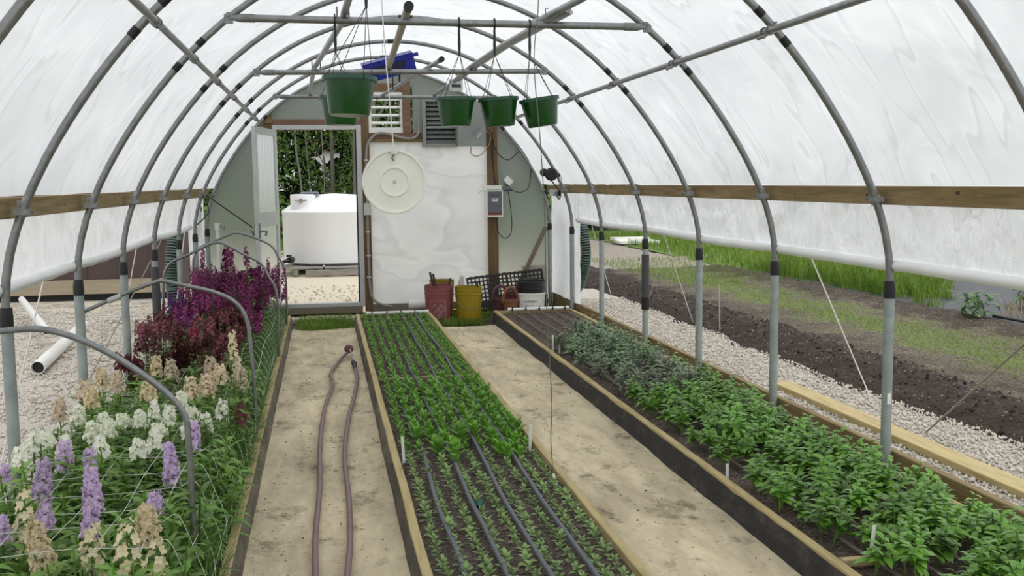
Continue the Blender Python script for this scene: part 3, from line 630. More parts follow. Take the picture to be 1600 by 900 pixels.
# ---------------------------------------------------------------- end wall
wb = empty('wall_back', (X0, YE, 0), kind='structure')
def poly_mat():
    m = bpy.data.materials.new('clear ribbed panel'); m.use_nodes = True; n = m.node_tree; b = n.nodes['Principled BSDF']
    b.inputs['Base Color'].default_value = (.80, .835, .815, 1); b.inputs['Roughness'].default_value = .30; b.inputs['Transmission Weight'].default_value = .80; b.inputs['IOR'].default_value = 1.3
    t = n.nodes.new('ShaderNodeTexCoord'); w = n.nodes.new('ShaderNodeTexWave'); w.inputs['Scale'].default_value = 12; w.bands_direction = 'X'; n.links.new(t.outputs['Object'], w.inputs[0])
    bp = n.nodes.new('ShaderNodeBump'); bp.inputs['Strength'].default_value = .12; bp.inputs['Distance'].default_value = .004; n.links.new(w.outputs[1], bp.inputs['Height']); n.links.new(bp.outputs[0], b.inputs['Normal'])
    return m
POLY = poly_mat()
def inside_poly(x0, x1, z0, z1, name='clear_panel'):
    # panel cut to follow the arch, a thin solid sheet
    N = 24; top = []
    for k in range(N+1):
        x = x0+(x1-x0)*k/N
        if abs(x-X0) >= HW: z = 1.0
        else: z = zarch(x, -.002)
        top.append((x, max(z0+.001, min(z, z1))))
    V = []; 
    for (x, z) in top: V += [(x, YE, z0), (x, YE, z), (x, YE+.010, z0), (x, YE+.010, z)]
    F = []
    for k in range(N):
        a = 4*k; b_ = a+4; F += [(a, b_, b_+1, a+1), (a+2, a+3, b_+3, b_+2), (a+1, b_+1, b_+3, a+3), (a, a+2, b_+2, b_)]
    F += [(0, 1, 3, 2), (4*N, 4*N+2, 4*N+3, 4*N+1)]
    MB().add(V, F).build(name, POLY, wb)
inside_poly(X0-HW+.01, -.60, .10, 3)
inside_poly(-.60, .43, 2.145, 3)
inside_poly(.43, 1.0, 2.50, 3)
inside_poly(1.0, 1.93, 1.95, 3)
inside_poly(1.93, X0+HW-.01, .17, 3)
WHP = mat('white wall sheeting', (.66, .67, .66), .5, c2=(.74, .74, .72), ns=1.2, bump=.25, bs=5, stretch=(1, 1, 3))
def sheet(u, v):
    ed = min(1, u*8, (1-u)*8, v*8, (1-v)*8); xx = .50+1.32*u; zz_ = .115+1.78*v
    return (xx, YE-.012+ed*(.022*nz(xx*1.2, zz_*2.6, 2)+.008*nz(xx*3, zz_*9, 1)), zz_)
o = film_grid('white_sheeting', 0, 1, 60, 0, 1, 70, sheet, FILMW); o.parent = wb; o.matrix_parent_inverse = Matrix.Translation(-Vector((X0, YE, 0)))
m = MB().bbox((.43, YE-.03, .03), (.515, YE+.05, 2.50)); m.build('wall_post', WOODD, wb)
MB().bbox((1.815, YE-.05, .03), (1.93, YE+.05, 2.46)).build('wall_post', WOODD, wb)
MB().bbox((-.60, YE-.03, .05), (-.515, YE+.05, 2.30)).build('wall_post', WOODD, wb)
MB().bbox((-.515, YE-.03, 2.085), (.43, YE+.04, 2.145)).build('header', WOODR, wb)
MB().bbox((.515, YE-.032, 1.90), (1.085, YE+.04, 1.935)).build('wall_rail', WOOD, wb)
MB().bbox((.515, YE-.035, 1.935), (1.085, YE+.04, 1.995)).build('wall_rail', WOODR, wb)
MB().bbox((.515, YE-.03, .03), (1.815, YE+.04, .112)).build('wall_rail', mat('grey sill wood', (.24, .20, .16), .8), wb)
MB().bbox((1.93, YE-.03, .0), (X0+HW-.02, YE+.04, .17)).build('wall_rail', WOODD, wb)
MB().bbox((X0-HW+.02, YE-.03, .0), (-.60, YE+.04, .11)).build('wall_rail', WOOD, wb)
MB().bbox((.885, YE-.045, 1.995), (.972, YE+.04, 2.56)).build('vent_jamb', WOODR, wb)
MB().bbox((.515, YE-.04, 2.44), (.885, YE+.04, 2.53)).build('vent_header', WOODD, wb)
MB().add([(-.60, YE-.05, 2.30), (-.515, YE-.05, 2.36), (-.515, YE-.05, 2.10), (-.72, YE-.05, 2.10), (-.60, YE-.01, 2.30), (-.515, YE-.01, 2.36), (-.515, YE-.01, 2.10), (-.72, YE-.01, 2.10)], [(0, 3, 2, 1), (4, 5, 6, 7), (0, 1, 5, 4), (1, 2, 6, 5), (2, 3, 7, 6), (3, 0, 4, 7)]).build('gusset', WOOD, wb)
m = MB().box((-.022, -.02, 0), (.022, .02, .85), Matrix.Rotation(math.radians(26), 3, 'Y'), (2.10, YE-.06, .17)); m.build('brace', mat('dusty brace wood', (.20, .16, .12), .8), wb)
MB().box((2.20, YE+.0, .17), (X0+HW-.03, YE-.012, .5)).build('cream_board', mat('cream board', (.50, .47, .40), .7), wb)

# door 1
d1 = empty('door_1', (-.05, YE, .1), kind='structure')
m = MB().bbox((-.515, YE-.04, .10), (-.471, YE+.04, 2.085)).bbox((.375, YE-.04, .10), (.43, YE+.04, 2.085)).bbox((-.471, YE-.04, 2.035), (.375, YE+.04, 2.085)).bbox((-.471, YE-.05, .10), (.375, YE+.04, .145))
m.build('door_frame', ALU, d1)
MB().bbox((.36, YE-.01, .145), (.375, YE+.02, 2.035)).build('door_seal', BLACKP, d1)
MB().bbox((-.55, YE-.06, .03), (.40, YE+.04, .098)).build('threshold', mat('weathered sill', (.22, .18, .13), .8), d1)
a = Vector((-.49, YE-.05, 0)); b_ = Vector((-.665, 10.68, 0)); dd = (b_-a).normalized(); LW = (b_-a).length; nn = Vector((dd.y, -dd.x, 0))
RL = Matrix(((dd.x, nn.x, 0), (dd.y, nn.y, 0), (0, 0, 1)))
lf = empty('leaf', (0, 0, 0)); lf.parent = d1; lf.location = -WL[d1.name]+a; WL[lf.name] = a
m = MB()
for lo, hi in (((0, -.018, .13), (.07, .018, 2.03)), ((LW-.07, -.018, .13), (LW, .018, 2.03)), ((.07, -.018, 1.96), (LW-.07, .018, 2.03)), ((.07, -.018, .13), (LW-.07, .018, .22)), ((.07, -.018, 1.02), (LW-.07, .018, 1.17))): m.box(lo, hi, RL, a)
m.build('leaf_frame', ALU, lf)
MB().box((.07, -.006, .22), (LW-.07, .006, 1.02), RL, a).box((.07, -.006, 1.17), (LW-.07, .006, 1.96), RL, a).build('leaf_panel', POLY, lf)
m = MB().tube([a+RL@Vector((LW-.035, -.02, .98)), a+RL@Vector((LW-.035, -.07, .98)), a+RL@Vector((LW-.10, -.075, .98)), a+RL@Vector((LW-.11, -.06, .93))], .010, 8)
m.tube([a+RL@Vector((LW-.035, .02, .98)), a+RL@Vector((LW-.035, .07, .98)), a+RL@Vector((LW-.10, .075, .98)), a+RL@Vector((LW-.11, .06, .93))], .010, 8)
m.box((LW-.06, -.026, .90), (LW-.01, .026, 1.06), RL, a); m.build('door_handle', GALV_D, lf, smooth=True)

# bricks before the door
BR = mat('pale brick', (.42, .36, .28), .9, c2=(.52, .46, .38), ns=6)
k = 0
proto = MB().bbox((-.048, -.03, -.012), (.048, .03, .018), .004).build('brick', BR, loc=(0, 0, 0))
proto.location = (0, 0, 0)
first = True
for row in range(3):
    for c in range(9):
        loc = (-.38+c*.104+(row % 2)*.045, 11.03+row*.066+random.uniform(-.004, .004), .012+random.uniform(0, .004)+row*.004)
        o = proto if first else copy_tree(proto); first = False
        o.location = loc; o.rotation_euler.z = random.uniform(-.05, .05); tag(o, 'small pale brick paver in the rows laid before the door sill', 'brick', 'brick pavers before the door')

# louvre vent
v = empty('louvre_vent', (.70, YE, 2.2), 'white louvre vent with open slats above the white lid', 'vent')
m = MB().bbox((.515, YE-.03, 1.995), (.885, YE+.03, 2.055)).bbox((.515, YE-.03, 2.40), (.885, YE+.03, 2.44)).bbox((.515, YE-.03, 2.055), (.545, YE+.03, 2.40)).bbox((.862, YE-.03, 2.055), (.885, YE+.03, 2.40)); m.build('frame', WHITEP, v)
for k in range(4): MB().box((-.158, -.045, -.006), (.158, .045, .006), Matrix.Rotation(math.radians(14), 3, 'X'), (.703, YE, 2.105+k*.085)).build('slat', WHITEP, v)
m = MB().tube([(.845, YE-.05, 2.08), (.84, YE-.06, 2.42)], .004, 6); m.build('link_rod', GALV_D, v)
# fan shutter
v = empty('fan_shutter', (1.28, YE, 2.1), 'aluminium shutter fan with dark horizontal slats beside the vent', 'fan')
m = MB().bbox((1.095, YE-.09, 1.845), (1.135, YE+.03, 2.37)).bbox((1.135, YE-.09, 1.845), (1.46, YE+.03, 1.88)).bbox((1.135, YE-.09, 2.33), (1.80, YE+.03, 2.37)).bbox((1.46, YE-.09, 1.845), (1.485, YE+.03, 2.33)).bbox((1.78, YE-.09, 1.845), (1.80, YE+.03, 2.37)); m.build('frame', GREYM, v)
for k in range(9): MB().box((-.160, -.028, -.004), (.160, .028, .004), Matrix.Rotation(math.radians(42), 3, 'X'), (1.298, YE-.05, 1.905+k*.05)).build('slat', GREYM, v)
MB().box((1.135, YE+.0, 1.88), (1.46, YE+.02, 2.33)).build('gap_shade', BLACKP, v)  # black sheet put in for the shade between the slats
MB().tube([(1.14, YE-.088, 2.055), (1.455, YE-.088, 2.055)], .008, 8).build('bar', ALU, v, smooth=True)
v = empty('switch_cabinet', (1.62, YE-.1, 1.85), 'grey metal cabinet with slanting blue lettering right of the shutter fan', 'cabinet')
MB().bbox((1.47, YE-.17, 1.842), (1.775, YE-.092, 2.34), .006).build('body', GREYM, v)
for k, (sx1, sz1) in enumerate(((1.495, 1.862), (1.75, 1.862))): MB().tube([(sx1, YE-.176, sz1), (sx1, YE-.168, sz1)], .007, 8).build('screw', ALU, v)
BLUEI = mat('faded blue ink', (.13, .15, .24), .6)
def letter(s_, size, c, rot, m_, parent, nm='lettering', y=None):
    vv, ff = text_pts(s_, size); R2 = Matrix.Rotation(-rot, 3, 'Y')
    V = [R2 @ Vector((p[0], 0, p[1])) + Vector(c) for p in vv]; MB().add(V, ff).build(nm, m_, parent, label=nm.replace('_', ' '))
letter('SERIAL', .05, (1.672, YE-.1715, 2.0), math.radians(50), BLUEI, v, 'blue_lettering')
letter('SL', .05, (1.545, YE-.1715, 2.065), math.radians(50), BLUEI, v, 'blue_lettering')
MB().box((-.003, -.001, -.03), (.003, .001, .03), Matrix.Rotation(math.radians(40), 3, 'Y'), (1.71, YE-.172, 1.965)).build('white_mark', WHITEP, v)

# conduit and cables
CND = mat('grey conduit', (.30, .28, .25), .5)
v = empty('conduit', (.47, YE-.06, .1), 'grey conduit pipe running up the post right of the door', 'conduit')
MB().tube(spline([(1.055, YE-.05, 2.10), (1.05, YE-.06, 1.99), (.98, YE-.06, 1.935), (.86, YE-.06, 1.945), (.72, YE-.06, 1.985), (.60, YE-.06, 1.985), (.51, YE-.06, 1.90), (.478, YE-.06, 1.75), (.475, YE-.06, 1.2), (.475, YE-.06, .6), (.485, YE-.06, .30), (.52, YE-.07, .17), (.62, YE-.09, .11), (.72, YE-.12, .09)], 8), .0145, 10).build('pipe', CND, v, smooth=True)
MB().bbox((.437, YE-.10, 1.105), (.515, YE-.03, 1.235)).build('junction_box', ALU, v)
for z in (1.70, 1.36, .92, .66, .42): MB().box((.452, YE-.078, z-.008), (.50, YE-.044, z+.008)).build('strap', ALU, v)
def cable(pts, r, m_, label, cat='cable', name='cable'): return MB().tube(spline(pts, 8), r, 6).build(name, m_, loc=pts[0], smooth=True, label=label, cat=cat)
YC = YE-.075
cable([(1.63, YC, 1.84), (1.63, YC, 1.77), (1.68, YC, 1.735), (1.75, YC, 1.76), (1.83, YC, 1.86), (1.85, YC, 1.96), (1.80, YC, 2.02)], .0055, mat('tan flex', (.42, .27, .10), .5), 'tan flexible cable looping below the grey cabinet')
cable([(1.82, YC, 2.02), (1.87, YC, 1.93), (1.91, YC, 1.80), (1.99, YC, 1.71), (2.07, YC, 1.70), (2.18, YC, 1.80)], .005, BLACKW, 'black cable sagging from the brown post to the end hoop')
cable([(2.03, YC, 1.42), (2.10, YC, 1.35), (2.20, YC, 1.335), (2.28, YC, 1.40), (2.30, YC, 1.62), (2.22, YC, 1.78), (2.10, YC, 1.95)], .005, BLACKW, 'black cable rising from the outlet along the end hoop')
cable([(2.02, YC, 1.42), (2.05, YC, 1.30), (2.08, YC, 1.0), (2.06, YC, .86), (1.99, YC, .82), (1.92, YC, .90), (1.90, YC, 1.06)], .005, BLACKW, 'black cable hanging in a long loop below the white controller')
cable([(1.87, YC, 2.0), (1.875, YC+.015, 1.7), (1.90, YC+.015, 1.42)], .006, BLACKW, 'black cable running down the face of the brown post')
v = empty('outlet', (2.0, YE-.02, 1.45), 'grey socket outlet with white plug adaptor beside the brown post', 'outlet')
MB().bbox((1.935, YE-.06, 1.385), (2.005, YE, 1.50)).build('box', GREYM, v)
MB().box((-.045, -.04, -.035), (.045, .03, .035), Matrix.Rotation(.8, 3, 'Y'), (2.045, YE-.06, 1.46)).build('adaptor', WHITEP, v)
v = empty('controller', (1.87, YE-.1, 1.05), 'white controller box with grey face and red band on the brown post', 'controller')
MB().bbox((1.770, YE-.14, 1.06), (1.972, YE-.05, 1.36), .006).build('case', WHITEP, v)
MB().box((1.80, YE-.1435, 1.115), (1.957, YE-.1395, 1.345)).build('face_plate', mat('slate face', (.14, .15, .17), .5), v)
MB().box((1.802, YE-.1440, 1.083), (1.956, YE-.1395, 1.115)).build('red_band', mat('dull red', (.22, .05, .05), .5), v)
MB().box((1.845, YE-.1455, 1.235), (1.912, YE-.1425, 1.268)).build('display_window', WHITEP, v)
letter('888', .026, (1.878, YE-.1460, 1.2515), 0, BLACKP, v, 'display_digits')
INK = mat('dark ink', (.05, .05, .06), .5)
for zz1, w in ((1.325, .10), (1.30, .12)): MB().box((1.878-w/2, YE-.1445, zz1-.004), (1.878+w/2, YE-.1430, zz1+.004)).build('caption_bar', INK, v)
for k in range(4): MB().box((1.845+k*.02, YE-.1445, 1.185), (1.855+k*.02, YE-.1430, 1.192)).build('caption_bar', INK, v)
MB().bbox((1.752, YE-.15, 1.362), (1.955, YE-.05, 1.41), .004).build('white_carton', WHITEP, loc=(1.85, YE-.1, 1.362), label='small white carton standing on top of the controller', cat='carton')
m = empty('screwdriver', (2.0, YE-.12, 1.37), 'purple handled tool resting at the top right of the controller', 'tool')
MB().tube([(1.975, YE-.12, 1.352), (2.05, YE-.12, 1.356)], .010, 8).build('handle', mat('purple plastic', (.06, .03, .16), .4), m, smooth=True)
MB().tube([(2.05, YE-.12, 1.356), (2.085, YE-.12, 1.357)], .006, 8).build('tip', BLACKP, m, smooth=True)
MB().tube(spline([(1.79, YE-.15, 1.355), (1.745, YE-.15, 1.362), (1.715, YE-.15, 1.352), (1.70, YE-.15, 1.325)]), .008, 8).build('coat_hook', WHITEP, loc=(1.79, YE-.15, 1.35), smooth=True, label='white curved hook sticking out left of the controller', cat='hook')

# left corner: stand pipe, black cord to the door
v = empty('stand_pipe', (-1.08, 11.1, 0), 'white plastic stand pipe with tap in the far left corner', 'pipe')
MB().tube([(-1.08, 11.1, .0), (-1.085, 11.1, 1.0)], .019, 12).build('pipe', WHITEPVC, v, smooth=True)
MB().tube([(-1.085, 11.1, .985), (-1.085, 11.1, 1.06)], .028, 12).build('coupling', WHITEPVC, v, smooth=True)
MB().tube([(-1.08, 11.1, 1.03), (-1.02, 11.08, 1.015), (-1.02, 11.08, .985)], .012, 8).build('tap', GALV_D, v, smooth=True)
rope([(-1.135, 10.36, 1.375), (-.70, 10.68, 1.02)], .006, BLACKW, 'black cord stretched from the left hoop clamp to the door handle', name='cord', cat='cord')
cable([(-1.14, 10.30, 1.37), (-1.10, 10.30, 1.30), (-1.09, 10.28, 1.18), (-1.18, 10.2, 1.08)], .006, BLACKW, 'black cable end dangling from the left hoop clamp')
# clip fan on the right hoop
v = empty('clip_fan', (2.27, 10.28, 1.50), 'small black clip fan fixed to the far right hoop', 'fan')
RX = Matrix.Rotation(PI/2, 3, 'X')
MB().lathe([(.001, -.03), (.05, -.028), (.066, -.005), (.066, .018), (.05, .035), (.001, .04)], (2.275, 10.25, 1.52), 20, RX).build('housing', BLACKP, v, smooth=True)
m = MB()
for k in range(3): m.lathe([(.018+k*.014, .039), (.018+k*.014, .045), (.023+k*.014, .045), (.023+k*.014, .039)], (2.275, 10.25, 1.52), 20, RX)
m.build('grille', mat('dark rubber', (.03, .03, .032), .4), v)
MB().lathe([(.001, -.05), (.03, -.045), (.040, -.02), (.038, .03), (.001, .04)], (2.205, 10.27, 1.54), 16, RX).build('motor', BLACKP, v, smooth=True)
MB().tube([(2.33, 10.28, 1.52), (2.37, 10.30, 1.51)], .02, 8).build('arm', BLACKP, v, smooth=True)
MB().box((-.014, -.035, -.06), (.014, .0, .06), Matrix.Rotation(math.radians(-20), 3, 'Y'), (2.375, 10.335, 1.515)).build('clip', WHITEP, v, label='white clip')
v = empty('clamp_lamp', (2.33, 10.3, 1.33), 'small grey metal clamp below the black clip fan', 'clamp')
MB().box((2.275, 10.28, 1.30), (2.35, 10.34, 1.365)).build('body', ALU, v)
MB().lathe([(.001, -.02), (.03, -.02), (.03, .04), (.022, .04), (.02, .0)], (2.345, 10.27, 1.325), 14, RX).build('socket', GALV_D, v, smooth=True)
m = MB().tube(spline([(2.275, 10.25, 1.46), (2.33, 10.22, 1.38), (2.365, 10.22, 1.33), (2.35, 10.22, 1.27), (2.33, 10.24, 1.30)]), .007, 6); m.build('cord', BLACKW, v, smooth=True)

# ---------------------------------------------------------------- tank, pallets, trees
TK = mat('white tank plastic', (.84, .85, .86), .4, c2=(.76, .775, .78), ns=1.6, thr=(.45, .8), stretch=(1, 1, .4))
tc_ = (.18, 17.6)
v = empty('water_tank', (tc_[0], tc_[1], .14), 'big white round water tank on pallets outside the door', 'tank')
MB().lathe([(.001, .15), (.80, .15), (.85, .18), (.855, .95), (.865, .98), (.865, 1.0), (.845, 1.02), (.60, 1.19), (.40, 1.265), (.001, 1.29)], (tc_[0], tc_[1], 0), 56).build('shell', TK, v, smooth=True)
mc = (-.34, 17.22)
MB().lathe([(.20, 1.03), (.205, 1.26), (.195, 1.285), (.001, 1.29)], (mc[0]+.02, mc[1], 0), 32).build('manway', TK, v, smooth=True)
MB().lathe([(.001, 1.29), (.15, 1.29), (.155, 1.31), (.13, 1.325), (.10, 1.315), (.001, 1.315)], (mc[0]+.13, mc[1]+.03, 0), 28).build('lid', mat('dark grey lid', (.10, .11, .14), .4), v, smooth=True, label='dark grey screw lid')
m = MB().tube([(mc[0]-.11, mc[1]-.21, 1.19), (mc[0]+.09, mc[1]-.21, 1.19)], .008, 8).tube([(mc[0]-.01, mc[1]-.18, 1.19), (mc[0]-.01, mc[1]-.23, 1.185)], .035, 12); m.build('fitting', mat('dirty brass', (.30, .27, .20), .5), v, smooth=True)
m = MB().tube([(-.52, 16.98, .24), (-.56, 16.80, .24)], .05, 12).tube([(-.56, 16.80, .24), (-.66, 16.78, .22)], .03, 10).tube([(-.56, 16.80, .30), (-.56, 16.80, .33)], .045, 10); m.build('outlet_valve', BLACKP, v, smooth=True, label='black outlet valve')
GW = mat('grey pallet wood', (.20, .18, .155), .9, c2=(.30, .28, .25), ns=4, stretch=(1, 6, 6))
for k, (px_, py_) in enumerate(((-.45, 16.9), (.42, 16.85), (-.1, 17.85))):
    p_ = empty('pallet', (px_, py_, 0), ['weathered pallet under the left front of the white tank', 'weathered pallet under the right front of the white tank', 'weathered pallet under the back of the white tank'][k], 'pallet', 'pallets under the tank')
    for q in range(6): MB().bbox((px_-.42, py_-.40+q*.15, .115), (px_+.42, py_-.31+q*.15, .138)).build('deck_board', GW, p_)
    for q in range(3): MB().bbox((px_-.42+q*.385, py_-.42, .018), (px_-.35+q*.385, py_+.44, .112)).build('stringer', GW, p_)
MB().bbox((-.30, 16.35, .02), (.6, 16.42, .11)).build('timber', GW, loc=(.1, 16.4, .02), label='grey timber lying on the ground before the tank', cat='timber')

def gap(C):   # the photo shows an opening in the leaves towards the white house
    q = ((C[:, 0]/C[:, 1]-.004)/.013)**2 + (((C[:, 2]-1.45)/C[:, 1]-.025)/.0075)**2
    return (q > 1.0) | (RNG.random(len(C)) < .22*q)
def tree(x, y, hgt, rad, nl, label, zmin=.2, trunk=.06, lean=0):
    t = empty('tree', (x, y, 0), label, 'tree', 'trees beyond the tank')
    m = MB(); P = spline([(x, y, 0), (x+lean*.4+random.uniform(-.1, .1), y, hgt*.35), (x+lean, y, hgt*.95)], 6)
    m.tube(P, [trunk*(1-.6*i/len(P)) for i in range(len(P))], 8)
    for k in range(8):
        z = hgt*random.uniform(.15, .85); az = random.random()*6.28; L = rad*random.uniform(.3, .7)
        m.tube(spline([(x+lean*z/hgt, y, z), (x+math.cos(az)*L*.5, y+math.sin(az)*L*.5, z+.5), (x+math.cos(az)*L, y+math.sin(az)*L, z+1.1)], 3), trunk*.22, 5)
    m.build('trunk', BARK, t, smooth=True)
    n = int(nl*1.3); C = np.stack([RNG.normal(0, rad*.5, n), RNG.normal(.5, rad*.45, n), RNG.uniform(zmin, hgt, n)], -1) + np.array([x, y, 0])
    nc = 70; cc = C[RNG.integers(0, n, nc)]; C = cc[RNG.integers(0, nc, n)] + RNG.normal(0, .28, (n, 3)); C[:, 2] = np.clip(C[:, 2], .05, 9); g = gap(C); C = C[g]; n = len(C)
    s = RNG.uniform(.02, .045, n)[:, None]; a = RNG.normal(size=(n, 3)); a /= np.linalg.norm(a, axis=1)[:, None]; b2 = np.cross(a, RNG.normal(size=(n, 3))); b2 /= np.linalg.norm(b2, axis=1)[:, None]
    V = np.stack([C-a*s*1.4, C+b2*s*.7, C+a*s*1.4, C-b2*s*.7], 1).reshape(-1, 3); F = np.arange(4*n).reshape(-1, 4)
    o = raw_mesh('foliage', V, F, TREEL); o.parent = t; o.location = (-x, -y, 0)
tree(-1.4, 23.0, 5.2, 1.5, 4200, 'leafy tree with pale thin trunk, left behind the tank', lean=.5)
tree(.2, 24.5, 5.6, 1.4, 3600, 'dark leafy tree straight behind the tank')
tree(1.15, 23.2, 5.4, 1.0, 2200, 'tree with thick grey trunk right behind the tank', trunk=.13)
tree(2.6, 24.2, 5.5, 1.5, 3600, 'leafy tree seen through the louvre vent')
tree(-3.2, 25.0, 5.5, 1.7, 3600, 'leafy tree showing dimly through the left clear panel')
tree(4.6, 26.0, 5.6, 1.8, 3600, 'leafy tree showing dimly through the right clear panel')
tree(.9, 27.5, 6.2, 2.6, 4200, 'tall background tree farthest behind the tank')
tree(-1.6, 27.5, 6.2, 2.6, 4200, 'tall background tree behind the pale thin trunk')
n = 42000; C = np.stack([RNG.uniform(-9, 9, n), RNG.uniform(28.5, 31, n), 6*RNG.random(n)**.8], -1); C = C[gap(C)]; n = len(C); s = RNG.uniform(.05, .12, n)[:, None]
a = RNG.normal(size=(n, 3)); a /= np.linalg.norm(a, axis=1)[:, None]; b2 = np.cross(a, RNG.normal(size=(n, 3))); b2 /= np.linalg.norm(b2, axis=1)[:, None]
raw_mesh('undergrowth', np.stack([C-a*s*1.4, C+b2*s*.8, C+a*s*1.4, C-b2*s*.8], 1).reshape(-1, 3), np.arange(4*n).reshape(-1, 4), mat('dark wood leaf', (.012, .034, .006), .6, trans=.25), kind='stuff', label='dense green undergrowth closing the view behind the trees', cat='bushes')
for k, (x, y, h_, w_) in enumerate(((-.50, 22.9, 3.4, .022), (-.33, 23.3, 3.6, .013), (-.02, 23.1, 3.8, .012), (.66, 22.9, 4.2, .055), (1.0, 23.0, 2.1, .014))):
    MB().tube(spline([(x, y, 0), (x+.06, y, h_*.35), (x-.05+.04*k, y, h_*.7), (x+.02, y, h_)], 5), w_, 7).build('sapling', BARK, loc=(x, y, 0), smooth=True, label=['pale slanting sapling stem at the left of the doorway view', 'thin short sapling stem second from the left behind the tank', 'thinnest sapling stem in the middle of the doorway view', 'thick grey stem at the right of the doorway view', 'short bare stem at the right edge of the doorway view'][k], cat='sapling')
n = 2600; C = np.stack([RNG.uniform(-3.5, 5, n), RNG.uniform(20.6, 22.2, n), 1.15*RNG.random(n)**1.3], -1); s = RNG.uniform(.025, .06, n)[:, None]
a = RNG.normal(size=(n, 3)); a /= np.linalg.norm(a, axis=1)[:, None]; b2 = np.cross(a, RNG.normal(size=(n, 3))); b2 /= np.linalg.norm(b2, axis=1)[:, None]
raw_mesh('hedge_plants', np.stack([C-a*s*1.4, C+b2*s*.8, C+a*s*1.4, C-b2*s*.8], 1).reshape(-1, 3), np.arange(4*n).reshape(-1, 4), mat('light shrub leaf', (.12, .24, .05), .6, trans=.3), kind='stuff', label='low light green shrubs right behind the tank', cat='bushes')
hs = empty('house', (1.1, 40, 0), 'white house with red roof showing through the trees', 'house')
MB().box((-.9, 40, 0), (1.6, 43, 2.72)).build('wall', mat('white house wall', (.8, .8, .8), .7), hs)
MB().add([(-1.1, 39.8, 2.72), (1.8, 39.8, 2.72), (1.8, 43.2, 2.72), (-1.1, 43.2, 2.72), (-1.1, 41.5, 3.2), (1.8, 41.5, 3.2)], [(0, 1, 5, 4), (2, 3, 4, 5), (0, 4, 3), (1, 2, 5), (0, 3, 2, 1)]).build('roof', mat('red roof', (.25, .07, .04), .8), hs)

# ---------------------------------------------------------------- hanging pots
def pot(c, r, h, hook, label, tilt=(0, 0)):
    # c: centre of the rim
    x, y, z = c; e = empty('hanging_pot', (x, y, z-h), label, 'plant pot', 'green hanging pots')
    R = Matrix.Rotation(tilt[0], 3, 'Y') @ Matrix.Rotation(tilt[1], 3, 'X')
    MB().lathe([(.001, -h), (r*.70, -h), (r*.735, -h+.006), (r*.92, -.016), (r*.90, -.016), (r*.70, -h+.012), (.001, -h+.012)], c, 36, R).build('bowl', GREENP, e, smooth=True)
    MB().lathe([(r*.92, -.018), (r*.985, -.018), (r*1.0, -.012), (r, .0), (r*.93, .0), (r*.90, -.016)], c, 36, R).build('rim', GREENR, e, smooth=True, label='dusty pale green rim')
    m = MB(); hk = Vector(hook); jn = hk - Vector((0, 0, .16))
    for k in range(4):
        a = .5 + k*PI/2; p = Vector(c) + R @ Vector((r*.97*math.cos(a), r*.97*math.sin(a), -.004)); m.tube([p, jn], .0016, 5); m.tube([p-Vector((0, 0, .012)), p+Vector((0, 0, .006))], .005, 6)
    m.build('hanger_wire', BLACKW, e)
    m = MB().tube([jn-Vector((0, 0, .01)), jn+Vector((0, 0, .045)), hk-Vector((0, .0, .03)), hk+Vector((0, -.026, -.01)), hk+Vector((0, -.022, .018)), hk+Vector((0, 0, .026)), hk+Vector((0, .022, .018))], [.005, .008, .006, .004, .004, .004, .004], 8)
    m.build('hook', BLACKP, e, smooth=True)
    return e
pot((.118, 4.19, 1.868), .109, .150, (.19, 4.19, 2.305), 'largest looking green hanging pot, hung from the left pipe in front of its twin', (.03, -.04))
pot((.103, 5.465, 1.90), .110, .150, (.086, 5.465, 2.285), 'green hanging pot half hidden behind the nearer one on the left')
pot((.703, 5.465, 1.893), .108, .150, (.726, 5.465, 2.28), 'green hanging pot leftmost in the row of three on the nearest cross bar')
pot((.929, 5.465, 1.893), .108, .150, (.913, 5.465, 2.278), 'green hanging pot in the middle of the row of three', (-.06, 0))
pot((1.149, 5.465, 1.892), .108, .150, (1.102, 5.465, 2.276), 'green hanging pot at the right end of the row of three, tilted', (-.14, 0))

# white lid on a cord
v = empty('round_lid', (.293, 4.31, 1.455), 'round white plastic lid hanging on a cord before the white wall', 'lid')
MB().lathe([(.001, .006), (.052, .006), (.056, .013), (.060, .013), (.064, .006), (.120, .004), (.124, .014), (.131, .014), (.133, .006), (.131, -.010), (.001, -.006)], (.293, 4.31, 1.455), 56, RX).build('disc', mat('cream lid plastic', (.93, .93, .83), .4), v, smooth=True)
MB().lathe([(.001, .012), (.006, .011), (.008, .005)], (.293, 4.31, 1.455), 12, RX).build('centre_nub', ALU, v, smooth=True)
m = MB().add([(.268, 4.292, 1.586), (.318, 4.292, 1.586), (.293, 4.292, 1.560), (.268, 4.30, 1.586), (.318, 4.30, 1.586), (.293, 4.30, 1.560)], [(0, 2, 1), (3, 4, 5), (0, 1, 4, 3), (1, 2, 5, 4), (2, 0, 3, 5)]); m.build('lug', WHITEP, v)
m = MB().tube([(.293, 4.285, 1.568), (.284, 4.283, 1.552), (.291, 4.283, 1.54)], .0045, 6); m.build('snap_hook', GALV_D, v, smooth=True)
hoopz = zarch(.238) 
MB().tube([(.236, 4.274, hoopz-.015), (.265, 4.29, 2.0), (.292, 4.285, 1.57)], .0028, 6).tube([(.236, 4.254, hoopz-.02), (.236, 4.254, hoopz+.018), (.236, 4.294, hoopz+.018), (.236, 4.294, hoopz-.02), (.236, 4.274, hoopz-.03)], .004, 6).build('cord', ROPE, loc=(.236, 4.274, 2.6), smooth=True, label='white cord from the hoop down to the round lid', cat='cord')
hz2 = zarch(.93)
v = empty('sensor_wire', (.969, 4.35, .13), 'thin grey sensor wire hanging from the hoop into the middle bed', 'wire')
